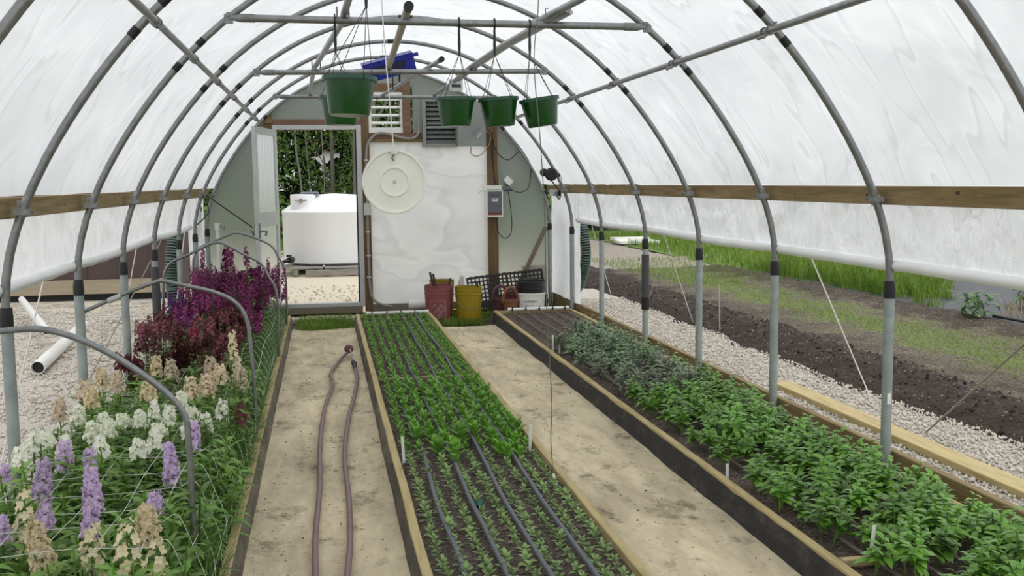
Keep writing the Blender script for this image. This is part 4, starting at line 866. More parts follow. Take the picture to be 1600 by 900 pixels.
MB().tube(spline([(.90, 4.274, hz2-.015), (.902, 4.28, 2.2), (.885, 4.30, 1.95), (.91, 4.3, 1.6), (.925, 4.3, 1.3), (.935, 4.32, .9), (.958, 4.34, .5), (.955, 4.35, .32), (.965, 4.35, .16)], 8), .0022, 6).build('wire', mat('grey wire', (.16, .15, .13), .5), v, smooth=True)
MB().tube([(.965, 4.35, .165), (.974, 4.33, .118)], .006, 8).build('probe', WHITEP, v, smooth=True, label='white probe tip')
# blue tray under the crest
BLU = mat('blue crate plastic', (.012, .020, .28), .4); BLUD = mat('painted recess shade', (.008, .010, .035), .5)
v = empty('blue_crate', (.60, 9.22, 2.44), 'blue plastic crate tied up under the roof ridge', 'crate')
RB = Matrix.Rotation(math.radians(-15), 3, 'Y') @ Matrix.Rotation(math.radians(14), 3, 'X'); cB = (.60, 9.2, 2.455)
m = MB()
for lo, hi in (((-.225, -.06, -.075), (.225, -.045, .085)),): m.box(lo, hi, RB, cB)
for lo, hi in (((-.225, -.045, -.075), (-.212, .07, .085)), ((.212, -.045, -.075), (.225, .07, .085)), ((-.212, -.045, .073), (.212, .07, .085)), ((-.212, -.045, -.075), (.212, .07, -.063))): m.box(lo, hi, RB, cB)
for k in range(5): m.box((-.205+k*.095, -.072, -.07), (-.185+k*.095, -.06, -.03), RB, cB)
for k in range(4): m.box((-.19+k*.12, -.070, .045), (-.09+k*.12, -.06, .075), RB, cB)
m.box((-.225, -.075, .078), (.225, -.06, .085), RB, cB).box((-.225, -.075, -.075), (.225, -.06, -.068), RB, cB)
m.build('body', BLU, v)
MB().box((-.15, -.064, -.028), (.14, -.0605, .036), RB, cB).build('recess', BLUD, v, label='painted shade of a hand recess')  # flat plate on the face, the shade of a hand hole as dark colour
MB().tube([(.63, 9.2, 2.40), (.63, 9.2, 2.26)], .006, 6).tube([(.69, 9.2, 2.41), (.69, 9.2, 2.33)], .009, 6).build('strap', BLACKP, v)
MB().tube([(.55, 9.21, 2.55), (.55, 9.21, zarch(.55)-.012)], .004, 6).tube([(.66, 9.21, 2.55), (.66, 9.21, zarch(.66)-.012)], .004, 6).build('tie', ROPE, v)

# ---------------------------------------------------------------- buckets and clutter
def bucket(name, x, y, z, r, h, m_, label, group=None, cat='bucket', handle=True, tilt=None):
    e = empty(name, (x, y, z), label, cat, group); c = (x, y, z)
    MB().lathe([(.001, 0), (r*.86, 0), (r*.87, .004), (r*.955, h*.78), (r*1.0, h*.785), (r*1.0, h*.80), (r*.965, h*.81), (r*.975, h*.88), (r*1.0, h*.885), (r*1.0, h*.90), (r*.975, h*.905), (r*.985, h*.985), (r*1.02, h*.99), (r*1.02, h), (r*.955, h), (r*.93, h*.8), (r*.84, .01), (.001, .01)], c, 40).build('body', m_, e, smooth=True)
    if handle:
        P = [(x + r*1.03*math.cos(t), y - r*.5*math.sin(t) - .02 - r*.5*math.sin(t), z + h*.80 - .15*math.sin(t)) for t in np.linspace(0, PI, 17)]
        MB().tube(P, .0025, 6).build('handle', GALV_D, e, smooth=True)
    return e
BPK = mat('faded red plastic', (.26, .075, .075), .5, c2=(.30, .095, .095), ns=3)
bk = bucket('bucket', 1.155, 10.66, -.01, .150, .40, BPK, 'faded red bucket with a white square shop logo holding brown stakes', 'five gallon buckets', handle=False)
# printed square logo, wrapped round the wall of the bucket
def wrapb(pts, m_, nm, cx=1.155, cy=10.66, r=.1415, base=-.01):
    pass
def wrap(vv, ff, m_, nm, u0, w0, rot):
    V = []; c_, s_ = math.cos(rot), math.sin(rot)
    for p in vv:
        u = p[0]*c_ - p[1]*s_ + u0; w = p[0]*s_ + p[1]*c_ + w0
        rr_ = .150*(.87+.085*(w/.312)) + .0012; a = -PI/2 + .20 - .20 + u/rr_ - .15
        V.append((1.155+rr_*math.cos(a), 10.66+rr_*math.sin(a), -.01+w))
    MB().add(V, ff).build(nm, m_, bk)
INKW = mat('pale print', (.50, .36, .36), .6)
def strip(x0, y0, x1, y1, n=10):
    V = []; 
    for i in range(n+1):
        t = i/n; V += [(x0+(x1-x0)*t, y0), (x0+(x1-x0)*t, y1)]
    return V, [(2*i, 2*i+2, 2*i+3, 2*i+1) for i in range(n)]
for a_ in (((-.085, .240, .085, .2435)), ((-.085, .075, .085, .0785)), ((-.085, .0785, -.0815, .240)), ((.0815, .0785, .085, .240))):
    wrap(*strip(*a_), INKW, 'logo_border', 0, 0, 0)
for s_, sz_, du, dw in (('THE', .034, -.045, .035), ('HOME', .050, .0, .0), ('DEPOT', .050, .035, -.035)):
    vv, ff = text_pts(s_, sz_); wrap(vv, ff, INKW, 'logo_lettering', du, .158+dw, PI/4)
STK = mat('brown stake wood', (.085, .045, .035), .8)
def stake(a_, b2_, label, w=.012, m_=STK, name='stake', group=None):
    return MB().tube([a_, b2_], w, 4).build(name, m_, loc=a_, label=label, cat='stake', group=group)
stake((1.20, 10.70, .02), (1.075, 10.72, .52), 'brown wooden stake leaning left in the faded red bucket', group='stakes in the red bucket')
stake((1.21, 10.66, .02), (1.105, 10.70, .505), 'brown wooden stake just right of the tallest one in the red bucket', group='stakes in the red bucket')
stake((1.17, 10.66, .02), (1.285, 10.68, .455), 'short brown stake leaning right out of the red bucket', group='stakes in the red bucket')
BYL = mat('mustard yellow plastic', (.33, .23, .008), .45, c2=(.38, .27, .012), ns=3)
bucket('bucket', 1.462, 10.60, -.01, .142, .385, BYL, 'mustard yellow bucket standing right of the faded red one', 'five gallon buckets')
bucket('bucket', 1.24, 11.10, .0, .135, .40, mat('orange yellow plastic', (.30, .20, .02), .5), 'dull yellow bucket half hidden behind the faded red one', 'five gallon buckets')
stake((1.50, 10.62, .1), (1.56, 10.60, .41), 'dark knotted tool handle poking out of the yellow bucket', .01)
o = film_grid('plastic_wrap', 0, 1, 12, 0, 1, 12, lambda u, v: (1.40+.07*u+.02*nz(u*3, v*3, 1), 10.95+.03*u, .40-.30*v+.05*math.sin(u*2.5)), FILMC, label='crumpled clear plastic hanging between the red and yellow buckets', cat='plastic')
MB().lathe([(.001, 0), (.055, 0), (.055, .30), (.001, .30)], (.88, 11.1, .14), 18, Matrix.Rotation(PI/2, 3, 'Y')).build('film_roll', WHITEP, loc=(.9, 11.1, .09), smooth=True, label='roll of white plastic lying behind the faded red bucket', cat='roll')
# black mesh trays
def tray(cx, cz, w, h, rot, y, label, yaw=0):
    e = empty('mesh_tray', (cx, y, .02), label, 'tray', 'black mesh trays')
    R = Matrix.Rotation(yaw, 3, 'Z') @ Matrix.Rotation(-rot, 3, 'Y') @ Matrix.Rotation(math.radians(-14), 3, 'X'); c = (cx, y, cz); m = MB()
    nx, nz_ = int(w/.044), int(h/.044)
    for i in range(nx+1): m.box((-w/2+i*w/nx-.008, -.004, -h/2), (-w/2+i*w/nx+.008, .006, h/2), R, c)
    for j in range(nz_+1): m.box((-w/2, -.006, -h/2+j*h/nz_-.008), (w/2, .004, -h/2+j*h/nz_+.008), R, c)
    m.build('lattice', BLACKP, e)
    m = MB()
    for lo, hi in (((-w/2-.01, -.03, h/2-.006), (w/2+.01, .01, h/2+.012)), ((-w/2-.01, -.03, -h/2-.012), (w/2+.01, .01, -h/2+.006)), ((-w/2-.012, -.03, -h/2), (-w/2+.004, .01, h/2)), ((w/2-.004, -.03, -h/2), (w/2+.012, .01, h/2))): m.box(lo, hi, R, c)
    for k in range(7): m.box((-w/2+.02+k*w/7, -.012, h/2+.012), (-w/2+.06+k*w/7, .0, h/2+.020), R, c)
    m.build('rim', BLACKP, e)
tray(1.79, .225, .44, .36, math.radians(6), 11.30, 'black mesh tray leaning left against the end wall behind the yellow bucket')
tray(2.215, .26, .40, .36, math.radians(5), 11.33, 'black mesh tray leaning right against the end wall behind the clay pots')
BBK = mat('black bucket plastic', (.014, .014, .015), .4)
def sbucket(x, y, z, r, h, m_, label, group):
    e = empty('bucket', (x, y, z), label, 'bucket', group)
    MB().lathe([(.001, 0), (r*.88, 0), (r*.98, h-.02), (r*1.03, h-.02), (r*1.03, h), (r*.95, h), (r*.85, .008), (.001, .008)], (x, y, z), 40).build('body', m_, e, smooth=True); return e
cx, cy = 2.13, 10.62
e = sbucket(cx, cy, -.01, .150, .30, WHITEP, 'white labelled bucket at the bottom of the black bucket stack', 'nested buckets')
letter('WARNING', .030, (cx-.035, cy-.1465, .205), 0, INK, e, 'label_print')
letter('3   a   5', .022, (cx-.035, cy-.1445, .165), 0, INK, e, 'label_print')
sbucket(cx, cy, .075, .150, .275, BBK, 'middle black bucket nested in the white one', 'nested buckets').scale = (1.0, 1.0, 1.0)
sbucket(cx, cy, .125, .152, .285, BBK, 'top black bucket of the nested stack', 'nested buckets')
TER = mat('terracotta plastic', (.22, .085, .04), .7, c2=(.28, .12, .06), ns=5)
TERM = mat('dusky maroon plastic', (.13, .05, .055), .6)
def basket(x, y, z, r, h, m_, label):
    e = empty('basket', (x, y, z), label, 'basket', 'handled garden baskets')
    MB().lathe([(.001, 0), (r*.75, 0), (r*.95, h-.02), (r*1.05, h-.018), (r*1.05, h), (r*.92, h), (r*.72, .01), (.001, .01)], (x, y, z), 30).build('bowl', m_, e, smooth=True)
    P = [(x+r*.98*math.cos(t), y-.02, z+h-.03+.16*math.sin(t)) for t in np.linspace(0, PI, 15)]
    MB().tube(P, .017, 8).build('handle', m_, e, smooth=True)
basket(1.905, 10.60, .0, .085, .22, TER, 'terracotta basket with arched handle beside the black buckets')
basket(1.83, 10.80, .0, .09, .22, TERM, 'dusky maroon basket behind the terracotta one')
sbucket(2.00, 10.86, .0, .11, .27, TERM, 'dusky maroon pot tucked behind the black bucket stack', 'garden pots')

# ---------------------------------------------------------------- irrigation
DRIP = mat('grey drip line', (.10, .11, .13), .45); DRIPB = mat('brown drip line', (.13, .10, .085), .5)
def header(xa, xb, y, z, label, taps):
    e = empty('header_pipe', ((xa+xb)/2, y, z), label, 'pipe', 'white header pipes')
    MB().tube([(xa, y, z), (xb, y, z)], .017, 12).build('pipe', WHITEPVC, e, smooth=True)
    for q_ in (xa-.012, xb-.02): MB().tube([(q_, y, z), (q_+.032, y, z)], .021, 12).build('end_cap', WHITEPVC, e, smooth=True)
    for x in taps:
        MB().tube([(x, y-.005, z), (x, y-.05, z-.005)], .011, 8).tube([(x, y-.03, z), (x, y-.03, z+.035)], .006, 6).build('valve', BLACKP, e, smooth=True, label='black drip valve')
header(.40, 1.01, 10.38, .150, 'white header pipe at the far end of the middle bed', (.45, .60, .74, .88))
header(1.83, 2.44, 10.27, .155, 'white header pipe at the far end of the right bed', (1.86, 2.00, 2.14, 2.28, 2.41))
LBL = ['drip line nearest the left edge of the middle bed', 'second drip line from the left in the middle bed', 'third drip line from the left in the middle bed', 'drip line nearest the right edge of the middle bed']
XS = [.45, .60, .74, .88]; XT = [.43, .565, .705, .86]
for k in range(4):
    P = []
    for t in np.linspace(0, 1, 60):
        y = 10.33-8.8*t; x = XS[k]+(XT[k]-XS[k])*min(1, t*1.2) + .018*nz(k*3.1, y, 1.1)*min(1, t*8)
        P.append((x, y, .150 if t < .005 else .140+.005*nz(k, y, 3)))
    MB().tube(P, .0095, 8).build('drip_line', DRIP, loc=P[0], smooth=True, label='grey '+LBL[k], cat='drip line', group='middle bed drip lines')
LB3 = ['drip line nearest the path in the right bed', 'second drip line from the path in the right bed', 'middle drip line of the five in the right bed', 'fourth drip line from the path in the right bed', 'drip line nearest the baseboard in the right bed']
for k, x0_ in enumerate((1.86, 2.0, 2.14, 2.28, 2.41)):
    P = []
    for t in np.linspace(0, 1, 50):
        y = 10.21-8.5*t; x = x0_ + .025*nz(k*2.3, y, 1.3)*min(1, t*8) - .015*t
        P.append((x, y, .15 if t < .01 else .130+.004*nz(k, y, 3)))
    MB().tube(P, .0075, 8).build('drip_line', DRIPB, loc=P[0], smooth=True, label='brown '+LB3[k], cat='drip line', group='right bed drip lines')
m = MB().tube([(.565+.02, 4.05, .135), (.60, 4.07, .15), (.585, 4.10, .135)], .012, 8); m.build('line_clip', mat('teal clip', (.01, .10, .07), .5), loc=(.585, 4.07, .135), smooth=True, label='small teal clip on the second drip line in the middle bed', cat='clip')
MB().tube([(.33, 6.90, .136), (1.01, 6.90, .139)], .006, 6).build('cane', WOODP, loc=(.33, 6.90, .136), smooth=True, label='pale cane lying across the middle bed', cat='cane')
MB().bbox((1.72, 3.17, .118), (1.86, 3.20, .145)).build('cross_piece', WOODP, loc=(1.79, 3.18, .12), label='short pale wood piece bracing the near corner of the right bed', cat='wood')
for (x, y, h_, lab, r_) in ((1.83, 3.19, .14, 'white plant label beside the short wood brace in the right bed', .10), (1.745, 4.27, .07, 'white plant label half way down the path edge of the right bed', 0), (1.735, 7.80, .14, 'taller white plant label at the far end of the leafy right bed', 0), (1.775, 7.75, .12, 'white plant label just right of the taller one', .05), (.345, 4.85, .13, 'thin white plant label at the left edge of the middle bed', -.05), (.98, 4.95, .13, 'thin white plant label at the right edge of the middle bed', .03)):
    MB().box((-.007, -.001, 0), (.007, .001, h_), Matrix.Rotation(r_, 3, 'Y'), (x, y, .115)).build('plant_label', WHITEP, loc=(x, y, .115), label=lab, cat='plant label', group='white plant labels')

# hose -------------------------------------------------------------
HOSE = mat('dusty maroon hose', (.20, .115, .125), .5, c2=(.25, .16, .165), ns=9)
hz_ = .038
hv = empty('garden_hose', (.06, 5, hz_), 'dusty maroon garden hose doubled along the left path', 'hose')
A = [(.165, 8.62, .05), (.10, 8.35, hz_), (.02, 7.75, hz_), (.03, 7.3, hz_), (-.03, 6.5, hz_), (-.055, 5.6, hz_), (-.055, 4.8, hz_), (-.07, 4.1, hz_), (-.065, 3.5, hz_), (-.05, 2.2, hz_), (0, 1.3, hz_)]
B = [(.205, 7.9, hz_), (.205, 7.5, hz_), (.17, 6.9, hz_), (.12, 6.3, hz_), (.085, 5.7, hz_), (.07, 5.2, hz_), (.075, 4.6, hz_), (.065, 4.0, hz_), (.045, 3.5, hz_), (.05, 2.2, hz_), (0, 1.3, hz_)]
MB().tube(spline(A, 8), .0125, 10).build('strand', HOSE, hv, smooth=True); MB().tube(spline(B, 8), .0125, 10).build('strand', HOSE, hv, smooth=True)
MB().tube([(.205, 7.9, hz_), (.20, 8.06, .045), (.197, 8.16, .05)], [.014, .019, .015], 10).tube([(.18, 8.05, .06), (.225, 8.05, .06)], .008, 6).build('shut_off', BLACKP, hv, smooth=True, label='black shut-off coupling')
MB().tube([(.197, 8.16, .05), (.185, 8.5, .09)], .007, 8).build('wand', GALV, hv, smooth=True)
MB().lathe([(.001, -.035), (.02, -.03), (.036, -.005), (.038, .012), (.03, .02), (.001, .024)], (.175, 8.62, .075), 18, Matrix.Rotation(1.0, 3, 'X')).build('spray_head', mat('maroon plastic', (.12, .03, .045), .4), hv, smooth=True, label='round maroon spray head')

# low hoops over the flower bed ---------------------------------------
def low_hoop(pts, label, r=.0105, coupl=None):
    e = empty('low_hoop', (pts[0][0], pts[0][1], 0), label, 'low hoop', 'low hoops over the flower bed')
    MB().tube(spline(pts, 8), r, 10).build('pipe', GALV, e, smooth=True)
    if coupl: MB().tube(coupl, r+.005, 10).build('coupling', ALU, e, smooth=True, label='white coupling sleeve')
HOOP2 = [(-1.214, 5.52, 0.817), (-1.059, 5.52, 0.884), (-0.916, 5.52, 0.939), (-0.862, 5.52, 0.957), (-0.82, 5.52, 0.963), (-0.711, 5.52, 0.936), (-0.584, 5.52, 0.903), (-0.49, 5.52, 0.86), (-0.434, 5.52, 0.801), (-0.404, 5.52, 0.712), (-0.391, 5.52, 0.542), (-0.386, 5.52, 0.405), (-0.386, 5.52, 0.12)]
def lh(y, peak, zr, xr, zsh, kinkx):
    return [(-1.19, y, .12), (-1.195, y, .45), (-1.185, y, zsh-.10), (-1.13, y, zsh+.015), (-1.0, y, zsh+.075), (kinkx-.05, y, peak-.012), (kinkx, y, peak), (kinkx+.06, y, peak-.008), (-.60, y, zr+.05), (-.48, y, zr-.02), (-.425, y, zr-.12), (xr, y, zr-.28), (xr, y, .12)]
low_hoop([(-1.19, 3.42, .12), (-1.195, 3.42, .55), (-1.17, 3.42, .88), (-1.10, 3.42, .985), (-.98, 3.42, 1.006), (-.86, 3.42, 1.003), (-.72, 3.42, .945), (-.575, 3.42, .842), (-.47, 3.42, .73), (-.452, 3.42, .62), (-.45, 3.42, .38), (-.455, 3.42, .12)], 'nearest low steel hoop over the flower bed, arching across the lilac flowers')
low_hoop(HOOP2, 'low steel hoop rising behind the beige flowers, jointed by a white sleeve', coupl=[(-1.092, 5.52, .868), (-1.03, 5.52, .893)])
low_hoop(lh(8.0, 1.02, .88, -.365, .86, -.80), 'low steel hoop standing over the dark purple flowers')
low_hoop(lh(9.8, 1.01, .90, -.365, .86, -.80), 'farthest low steel hoop, just before the open door')

# ---------------------------------------------------------------- plants
# middle bed seedlings
def seedling(nl, L, w, h, m_, up):
    b = MB()
    for i in range(nl):
        t = i/nl; az = i*2.4+random.uniform(-.3, .3); el = up[0]+(up[1]-up[0])*t + random.uniform(-.15, .15)
        b.leaf((math.cos(az)*.003, math.sin(az)*.003, h*t*.55), az, el, L*(1-.35*t)*random.uniform(.8, 1.15), w*random.uniform(.8, 1.2), .5, 0, 3)
    b.tube([(0, 0, -.015), (0, 0, h*.5)], .002, 5)
    o = b.build('seedling', m_, loc=(0, 0, 0)); return o
protoS = [seedling(9, .033, .0165, .045, LEAF_S, (.3, 1.35)) for _ in range(3)]
protoT = [seedling(13, .058, .026, .10, LEAF_B, (.75, 1.5)) for _ in range(3)]
protoM = [seedling(10, .044, .017, .06, LEAF_B, (.65, 1.5)) for _ in range(3)]
ROWS = [.372, .440, .515, .590, .668, .745, .820, .900, .965]
spots = []
for ri, rx in enumerate(ROWS):
    y = 2.7 + random.random()*.05
    while y < 10.28:
        x = rx + random.gauss(0, .005); x = max(.345, min(.99, x))
        tall = (4.95+.25*math.sin(ri*1.7)) < y < 6.75
        spots.append((y, x, 'T' if tall and ri not in (0,) else ('S' if y < 5 else 'M'))); y += random.uniform(.062, .088) if y < 4.9 else random.uniform(.075, .11)
spots = [s_ for s_ in spots if s_[0] > 2.9 or s_[1] > .5]
spots.sort(); used = set()
stuffV = []; stuffF = []; nst = 0
SLAB = {'S': 'small pale green seedling in the rows at the near end of the middle bed', 'T': 'taller bright green seedling in the rows half way along the middle bed', 'M': 'bright green seedling in the middle bed'}
SGR = {'S': 'small pale seedlings in the middle bed', 'T': 'tall bright seedlings in the middle bed', 'M': 'far seedlings in the middle bed'}
for n_, (y, x, t) in enumerate(spots):
    pr = {'S': protoS, 'T': protoT, 'M': protoM}[t]; p = pr[n_ % 3]; rz = random.random()*6.28; sc = random.uniform(.75, 1.2)
    if n_ < 298:
        o = copy_tree(p) if id(p) in used else p
        used.add(id(p)); o.location = (x, y, .118); o.rotation_euler = (random.gauss(0, .08), random.gauss(0, .08), rz); o.scale = (sc,)*3
        tag(o, SLAB[t], 'seedling', SGR[t])
    else:
        co = np.empty(len(p.data.vertices)*3, np.float32); p.data.vertices.foreach_get('co', co); co = co.reshape(-1, 3)*sc
        c_, s_ = math.cos(rz), math.sin(rz); V = np.stack([co[:, 0]*c_-co[:, 1]*s_+x, co[:, 0]*s_+co[:, 1]*c_+y, co[:, 2]+.118], -1)
        q = [tuple(v_+nst for v_ in pl.vertices) for pl in p.data.polygons]; stuffV += V.tolist(); stuffF += q; nst += len(V)
MB().add(stuffV, stuffF).build('far_seedlings', mat('far seedling leaf', (.14, .34, .035), .5, c2=(.24, .44, .09), ns=14, trans=.25), kind='stuff', label='dense rows of green seedlings filling the far part of the middle bed', cat='seedlings')
for pr in protoS+protoT+protoM:
    if id(pr) not in used: bpy.data.objects.remove(pr)

# right bed bushy plants
def bushy(h, nodes, L, w, m_, branch=2):
    b = MB()
    stems = [(0, 0, 0, h)] + [(random.uniform(.35, .75), random.random()*6.28, h*random.uniform(.05, .3), h*random.uniform(.6, .85)) for _ in range(branch)]
    for (ln, az0, z0, hh) in stems:
        d = Vector((math.cos(az0)*ln, math.sin(az0)*ln, 1)).normalized(); P0 = Vector((0, 0, z0))
        b.tube([P0-Vector((0, 0, .01)), P0+d*(hh-z0)], [.0028, .0015], 5)
        for k in range(nodes):
            t = .25+.75*(k+1)/nodes; p = P0+d*((hh-z0)*t); a0 = k*1.57+random.uniform(-.3, .3)
            for q in (0, PI): b.leaf(p, a0+q+random.uniform(-.2, .2), .75-.6*(1-t)+random.uniform(-.2, .2), L*(1.05-.45*t)*random.uniform(.8, 1.2), w*(1.05-.4*t)*random.uniform(.85, 1.15), .9, random.uniform(-.3, .3), 3)
    return b.build('bushy_plant', m_, loc=(0, 0, 0))
pA = [bushy(.150, 5, .072, .034, LEAF_D, 4) for _ in range(3)]; pB = [bushy(.125, 4, .072, .034, LEAF_D, 3) for _ in range(3)]; pC = [bushy(.14, 5, .062, .022, LEAF_O, 4) for _ in range(2)]; pD = [bushy(.16, 4, .066, .030, LEAF_G, 4) for _ in range(2)]
used2 = set(); cnt = 0
BL = {'A': ('tall deep green bushy plant growing near the baseboard side of the right bed', 'tall bushy plants in the right bed'), 'B': ('low deep green bushy plant on the path side of the right bed', 'low bushy plants in the right bed'),
      'C': ('olive tinged narrow leaved plant half way down the right bed', 'olive tinged plants in the right bed'), 'D': ('grey green bushy plant toward the far end of the right bed', 'grey green plants in the right bed')}
y = 2.7
rows3 = [1.80, 1.915, 2.03, 2.145, 2.25, 2.335, 2.40]
pos = []
while y < 8.75:
    for ri, rx in enumerate(rows3):
        if y > 7.7 and ri < 1 + (y-7.7)*1.5 and False: continue
        if y > 8.1 and ri < 3: continue
        if ri == 0 and random.random() < .35: continue
        pos.append((rx+random.gauss(0, .018), y+random.gauss(0, .025), ri))
    y += .132
pos = pos[:298]
for n_, (x, yy, ri) in enumerate(pos):
    if 5.9 < yy < 7.0 and ri < 6: k = 'C' if random.random() < .75 else 'D'
    elif yy >= 7.0: k = 'D' if ri < 5 or random.random() < .6 else 'B'
    else: k = 'A' if ri >= 4 or (ri >= 2 and random.random() < .6) else 'B'
    pr = {'A': pA, 'B': pB, 'C': pC, 'D': pD}[k]; p = pr[n_ % len(pr)]
    o = copy_tree(p) if id(p) in used2 else p; used2.add(id(p)); sc = random.uniform(.85, 1.2) * (.82 if ri >= 5 else 1) 
    o.location = (min(2.41, max(1.77, x)), yy, .112); o.rotation_euler = (random.gauss(0, .1), random.gauss(0, .1), random.random()*6.28); o.scale = (sc, sc, sc*random.uniform(.9, 1.15))
    tag(o, BL[k][0], 'plant', BL[k][1])

# left bed: stocks ------------------------------------------------------
def spike(hs, r, colour, nfl, loose=.0, seed=0):
    # flowers whorled up a stem from z=0 to z=hs, local
    random.seed(seed); b = MB()
    for i in range(nfl):
        t = i/nfl; z = hs*t; az = i*2.4+random.uniform(-.4, .4); rr = r*(1.0-.55*t**2)*random.uniform(.75, 1.1)
        c = Vector((math.cos(az)*rr*.75, math.sin(az)*rr*.75, z+random.uniform(-.006, .006))); out = Vector((math.cos(az), math.sin(az), .5)).normalized()
        s1 = out.cross(Vector((0, 0, 1))).normalized(); s2 = out.cross(s1); fr = (.0175 if loose == 1 else .0125)*random.uniform(.8, 1.25)*(1-.3*t); ph = random.random()*6
        for k in range(4):
            a = ph+k*PI/2; d = (s1*math.cos(a)+s2*math.sin(a)); sd = (s1*-math.sin(a)+s2*math.cos(a)); cu = out*random.uniform(.1, .5)*fr
            b.add([c, c+d*fr*.55+sd*fr*.5+cu*.4, c+d*fr*1.05+sd*fr*.38+cu*random.uniform(.5, 1.2), c+d*fr*1.1-sd*fr*.3+cu*random.uniform(.5, 1.2), c+d*fr*.55-sd*fr*.5+cu*.4], [(0, 1, 2, 3, 4)])
            if loose < .5: b.add([c+out*.004, c+out*.007+d*fr*.4+sd*fr*.4, c+out*.009+d*fr*.6, c+out*.007+d*fr*.4-sd*fr*.4], [(0, 1, 2, 3)])
    return b
def cluster(hs, r, colour, nfl, seed, ns_, spread):
    random.seed(seed+50); out = MB()
    for k in range(ns_):
        a = k*2.4+random.random(); rr = spread*math.sqrt((k+.3)/ns_); sub = spike(hs*random.uniform(.7, 1.15), r, colour, nfl, .9, seed*7+k); dz = -rr*.5+random.uniform(-.03, .03)
        tx, ty = math.cos(a)*rr, math.sin(a)*rr
        out.add([(v[0]+tx+tx*v[2]*1.5, v[1]+ty+ty*v[2]*1.5, v[2]+dz) for v in sub.v], sub.f)
        out.tube([(tx*.3, ty*.3, dz-.10), (tx, ty, dz+.02)], .0018, 4)
    return out
def foliage(h, n, L, w, seed):
    random.seed(seed); b = MB(); b.tube([(0, 0, -.02), (0, 0, h)], [.004, .0025], 5)
    for i in range(n):
        t = (i+.5)/n; az = i*2.4+random.uniform(-.3, .3); b.leaf((0, 0, h*.92*t), az, random.uniform(.35, 1.05), L*(1.1-.5*t)*random.uniform(.8, 1.2), w, random.uniform(.6, 1.3), random.uniform(-.3, .3), 3)
    return b
FOLM = {}
def fol_mesh(h, seed, m_):
    key = (round(h, 2), seed, m_.name)
    if key not in FOLM:
        o = foliage(h, int(16+h*45), .105, .020, seed*13+3).build('foliage', m_, loc=(0, 0, 0)); FOLM[key] = o.data; bpy.data.objects.remove(o)
    return FOLM[key]
SPM = {}
def sp_mesh(colour, hs, r, nfl, loose, seed):
    key = (colour, hs, r, nfl, loose, seed)
    if key not in SPM:
        o = (cluster(hs, r, colour, nfl, seed, 7, .075) if loose == 2 else spike(hs, r, colour, nfl, loose, seed)).build('flower_spike', FLW[colour], loc=(0, 0, 0)); SPM[key] = o.data; bpy.data.objects.remove(o)
    return SPM[key]
def stock(x, y, zc, colour, label, group, hs=.13, r=.036, nfl=34, loose=0, seed=0, tilt=None):
    x = max(-1.17, min(-.40, x)); zb = zc - hs/2
    e = empty('stock_flower', (x, y, .11), label, 'flower', group); tl = tilt or (random.gauss(0, .05), random.gauss(0, .05)); e.rotation_euler = (tl[0], tl[1], random.random()*6.28)
    f = bpy.data.objects.new('foliage', fol_mesh(round(max(.12, zb-.11), 1)+.02, seed % 3, LEAF_K)); COL.objects.link(f); f.parent = e
    s_ = bpy.data.objects.new('flower_spike', sp_mesh(colour, hs, r, nfl, loose, seed % 4)); COL.objects.link(s_); s_.parent = e; s_.location = (0, 0, zb-.11)
    st = MB().tube([(x, y, .11), (x, y, zb+hs*.9)], .0028, 5).build('stem', STEM, e)
    return e
S0 = random.getstate()
LIL = [(-1.03, 3.79, .42, .15, 'tall lilac stock standing second from the left picture edge', .040), (-1.0, 4.1, .43, .12, 'lilac stock leaning behind the tall leftmost lilac one', .038), (-.88, 3.99, .43, .09, 'short lilac stock just above the longest lilac one', .032), (-.80, 3.64, .42, .16, 'longest lilac stock in the middle of the near flowers', .038),
       (-.56, 3.86, .43, .16, 'lilac stock right beside the upright of the nearest low hoop', .034), (-.57, 4.26, .44, .11, 'lilac stock behind the upright of the nearest low hoop', .030), (-.60, 3.45, .42, .07, 'small lilac stock topping a cream flower spike', .03), (-.75, 3.26, .43, .10, 'lilac stock standing over loose cream flowers at the bottom', .032),
       (-1.165, 3.98, .40, .07, 'small lilac stock at the left picture edge', .026), (-1.0, 3.30, .41, .08, 'small lilac stock at the lower left corner', .028), (-.90, 3.33, .43, .08, 'lilac stock beside the tan spike at lower left', .03)]
for k, (x, y, z, hs, lab, r_) in enumerate(LIL): stock(x, y, z, 'lilac', lab, 'lilac stocks', hs, r_*1.02, int(hs*520), 0, k)
TAN = [(-.80, 3.11, .42, .15, 'tan', 'dense tan stock spike at the lower left', .044, 95, 0), (-.93, 3.35, .42, .20, 'cream', 'loose cream and beige stock spike left of the dense tan one', .042, 26, 1), (-.70, 3.05, .38, .19, 'cream', 'loose cream stock below the lilac flower near the bottom edge', .048, 26, 1),
       (-.60, 3.10, .42, .16, 'cream', 'loose cream stock left of the big tan and cream spike', .042, 20, 1), (-.555, 3.18, .44, .12, 'tan', 'dense tan stock spike left of the nearest low hoop upright', .044, 85, 0), (-.515, 2.98, .37, .17, 'cream', 'loose cream stock at the bottom edge beside the low hoop', .042, 24, 1)]
for k, (x, y, z, hs, c_, lab, r_, nf, lo) in enumerate(TAN): stock(x, y, z, c_, lab, 'tan and cream stocks', hs, r_, nf, lo, k)
BEI = [(-.96, 5.94), (-.82, 5.76), (-1.16, 5.23), (-1.12, 5.42), (-1.03, 5.34), (-.65, 5.21), (-.62, 5.38), (-.54, 5.41), (-1.15, 4.70), (-.85, 5.15), (-.63, 5.81), (-.46, 5.43), (-1.07, 4.95), (-.58, 5.25)]
for k, (x, y) in enumerate(BEI): stock(x, y, .46+random.uniform(-.01, .03), 'beige' if k % 3 else 'tan', 'pinkish beige stock in the band between white and maroon flowers', 'beige stocks', random.uniform(.075, .115), random.choice([.038, .046]), 52, 0, k)
